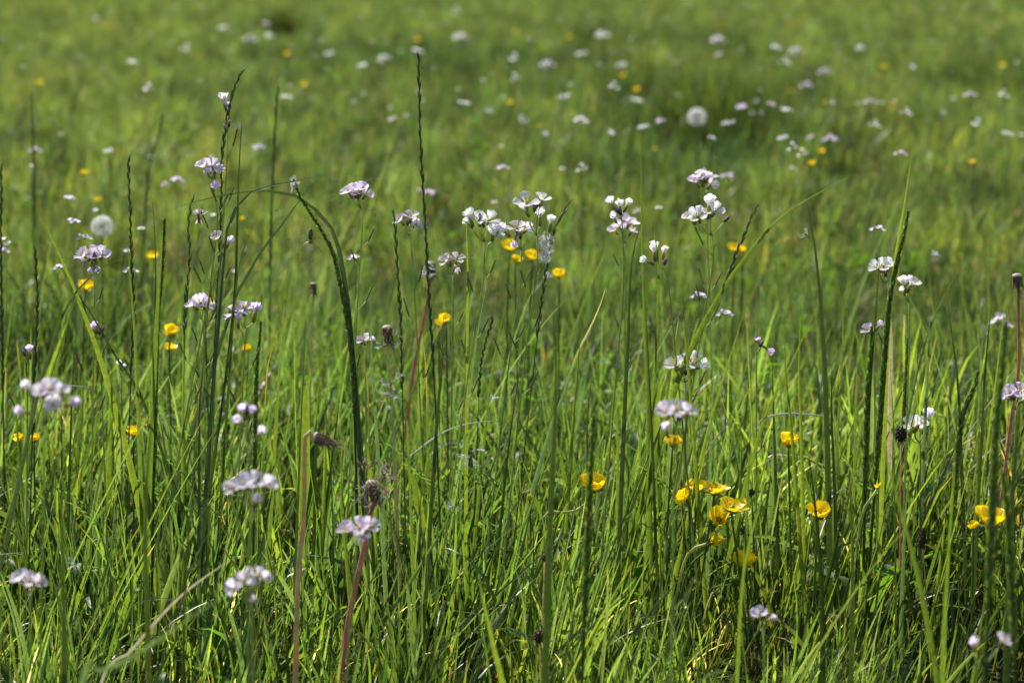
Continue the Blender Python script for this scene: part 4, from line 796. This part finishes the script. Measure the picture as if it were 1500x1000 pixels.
# W white, L lilac, B broad cluster, f faint small, Y buttercup, y faint buttercup
FAR = '''f256,11 W139,25 f78,33 f297,8 f218,49 f273,49 W326,38 W389,33 B367,52 W395,50 f248,64 W271,68 f61,53 y192,40 y430,39 f452,54 f470,59 Y419,82 f462,82 W482,76 f480,101 f337,75 f425,67 f118,82
W193,88 f353,92 f33,97 Y57,124 W216,126 f293,117 f422,125 W418,139 Y446,127 f2,55 f88,196 W159,218 f221,228 Y122,256 Y143,295 L378,211 L259,258 f241,269 f46,242 L102,288 f138,307 L106,322 y355,322 L290,309 f310,314 f206,333 f310,230
y583,5 f592,17 W670,14 f614,18 f552,15 f528,25 f654,34 f628,38 f732,32 B675,49 Y755,49 y764,49 f776,57 Y835,57 B883,46 f952,27 f950,38 f805,63 W852,76 Y612,61 W613,72 B563,81 W531,93 f587,75 W752,82 B803,89 W911,93 f878,94 f636,100 W756,111 f708,117 Y912,113 W897,123 f835,123 Y932,134 W933,144 W827,139 f993,139
f533,136 f613,133 f618,147 f572,157 W575,172 f595,169 f517,148 W680,148 W716,161 Y747,153 W766,172 f671,130 f737,142 B851,171 W895,192 W942,183 L967,176 W798,194 y959,220 f733,213 L737,244 W854,243 f823,246 f964,303 f933,307 f613,277 L629,277 f723,295 y790,187 f960,63 f925,73 f977,80 f982,108 f566,62 f993,90 f692,88 f900,75
B1052,53 W1053,78 W1138,67 B1165,70 W1149,87 f1243,62 W1260,68 B1210,100 f1113,100 L1180,123 y1160,135 Y1294,100 y1287,114 W1337,96 f1113,132 L1087,152 W1130,151 W1151,158 f1108,147 f1102,165 f1115,165 W1067,177 W1043,200 f1257,151 L1276,147 f1291,150 f1312,148 f1220,149 y1209,152 W1327,161 W1281,179 W1146,199 W1187,199 B1216,198 W1163,212 W1177,221 Y1202,225 Y1190,242 L1318,223 Y1424,240
L1422,137 W1468,135 f1397,144 W1430,177 W1477,193 f1382,164 Y1469,99 f1490,90 f1461,36 f1343,13 f1413,10 f1380,13 f1453,7 f1062,21 f1100,32 f1095,7 f1203,28 f1003,80 f1008,5 f1315,20 f1408,23 f1288,65 f1161,245 L1065,256 f1497,197 L1285,333
L3,362 W8,352 L50,218 L122,342 f186,366 L88,389 L190,394 f345,396 L520,375 f803,402 L1024,427 L1062,453 f470,26 f1026,60 f1085,70 f707,30 f820,28 f866,22 f1155,25 f1245,12 f1270,40 f160,18 f30,70 f95,60 f150,100 f545,60 f1240,88 f1365,60 f1440,60'''
LAND = [('dark tussock at the top', 410, 12), ('tip of the tallest thin spike', 613, 79), ('curved spike tip at upper left', 356, 102), ('left dandelion clock', 150, 332), ('right dandelion clock', 1021, 172), ('tip of the tall light blade', 1338, 213), ('tip of the arching blade', 1249, 255), ('tip of the tall upright blade', 938, 190), ('topmost lilac flower at left', 329, 152), ('top left corner', 0, 0), ('top right corner', 1500, 0), ('tallest white cluster', 778, 300), ('leaning spike tip at left', 188, 232)]
ORD = ['nearest', 'second nearest', 'third nearest', 'fourth nearest', 'fifth nearest', 'sixth nearest', 'seventh nearest', 'eighth nearest', 'ninth nearest', 'tenth nearest'] + ['eleventh nearest', 'twelfth nearest', 'thirteenth nearest', 'fourteenth nearest', 'fifteenth nearest', 'sixteenth nearest', 'seventeenth nearest', 'eighteenth nearest', 'nineteenth nearest', 'twentieth nearest'] + ['twenty-%s nearest' % q for q in ('first', 'second', 'third', 'fourth', 'fifth', 'sixth', 'seventh', 'eighth', 'ninth')]
items = []
for tok in FAR.split():
    k = tok[0]; x, y = map(int, tok[1:].split(',')); items.append([k, x, y])
keyed = {}
for it in items:
    k, x, y = it; bd = min(LAND, key=lambda l: math.hypot((l[1]-x), (l[2]-y)*1.6)); dx, dy_ = x-bd[1], y-bd[2]
    dr = ('left of' if dx < 0 else 'right of') if abs(dx) > abs(dy_) else ('above' if dy_ < 0 else 'below')
    kd = 'yellow buttercup' if k in 'Yy' else 'broad pale cuckoo flower' if k == 'B' else 'lilac cuckoo flower' if k == 'L' else 'white cuckoo flower' if k == 'W' else 'faint small cuckoo flower'
    it += [kd, dr, bd]; keyed.setdefault((kd, dr, bd[0]), []).append((math.hypot(dx, dy_), it))
for ks, l in keyed.items():
    l.sort(key=lambda q: q[0])
    for i, (_, it) in enumerate(l): it.append('blurred %s, %s %s the %s' % (ks[0], ORD[i] if len(l) > 1 else 'the one', ks[1], ks[2]) if len(l) > 1 else 'blurred %s %s the %s' % (ks[0], ks[1], ks[2]))
random.seed(66); used = set()
for k, x, y, kd, dr, bd, lab in items:
    h = rnd(.23, .31) if k not in 'Yy' else rnd(.17, .25)
    if k == 'f': h = rnd(.18, .27)
    t = drop(y); Y = (H - h)/t
    lim = 2.5 if y > 250 else 0
    if Y < lim: Y = lim; h = H - Y*t
    if k == 'f' and Y > 9: Y = 9; h = H - Y*t
    src = random.choice(PR[k]); s = h/src['hh']
    o = src if src.name not in used else copy_thing(src)
    if o is src: KID[src.name] = kids(src); used.add(src.name)
    cp = 17*(1 - 2.2/Y); tw = {'W': 19, 'L': 22, 'B': 26, 'f': 11, 'Y': 17, 'y': 12}[k]; wd = {'W': .040, 'L': .044, 'B': .062, 'f': .030, 'Y': .022, 'y': .022}[k]
    sx = max(.35, min(1.15, max(tw*.35, math.sqrt(max(1, tw*tw - .8*cp*cp)))*px_m(Y)/wd))
    o.scale = (sx, sx, sx); zz = h/sx - src['hh']
    for ch in kids(o):
        if ch.name.startswith('stem'): ch.scale.z = (h/sx)/src['hh']
        else: ch.location.z = zz
    o.rotation_euler = (0, 0, rnd(0, 6.28)); p = at(x, y, Y); o.location = (p.x, p.y, 0)
    tag(o, lab, 'buttercup' if k in 'Yy' else 'cuckoo flower', 'buttercups scattered over the far meadow' if k in 'Yy' else 'cuckoo flowers scattered over the far meadow')
for l in PR.values():
    for src in l:
        if src.name not in used:
            for c in kids(src):
                for c2 in kids(c): bpy.data.objects.remove(c2)
                bpy.data.objects.remove(c)
            bpy.data.objects.remove(src)
        elif 'hh' in src: pass
for o in bpy.data.objects:
    if 'hh' in o.keys(): del o['hh']
# dark tussocks far back
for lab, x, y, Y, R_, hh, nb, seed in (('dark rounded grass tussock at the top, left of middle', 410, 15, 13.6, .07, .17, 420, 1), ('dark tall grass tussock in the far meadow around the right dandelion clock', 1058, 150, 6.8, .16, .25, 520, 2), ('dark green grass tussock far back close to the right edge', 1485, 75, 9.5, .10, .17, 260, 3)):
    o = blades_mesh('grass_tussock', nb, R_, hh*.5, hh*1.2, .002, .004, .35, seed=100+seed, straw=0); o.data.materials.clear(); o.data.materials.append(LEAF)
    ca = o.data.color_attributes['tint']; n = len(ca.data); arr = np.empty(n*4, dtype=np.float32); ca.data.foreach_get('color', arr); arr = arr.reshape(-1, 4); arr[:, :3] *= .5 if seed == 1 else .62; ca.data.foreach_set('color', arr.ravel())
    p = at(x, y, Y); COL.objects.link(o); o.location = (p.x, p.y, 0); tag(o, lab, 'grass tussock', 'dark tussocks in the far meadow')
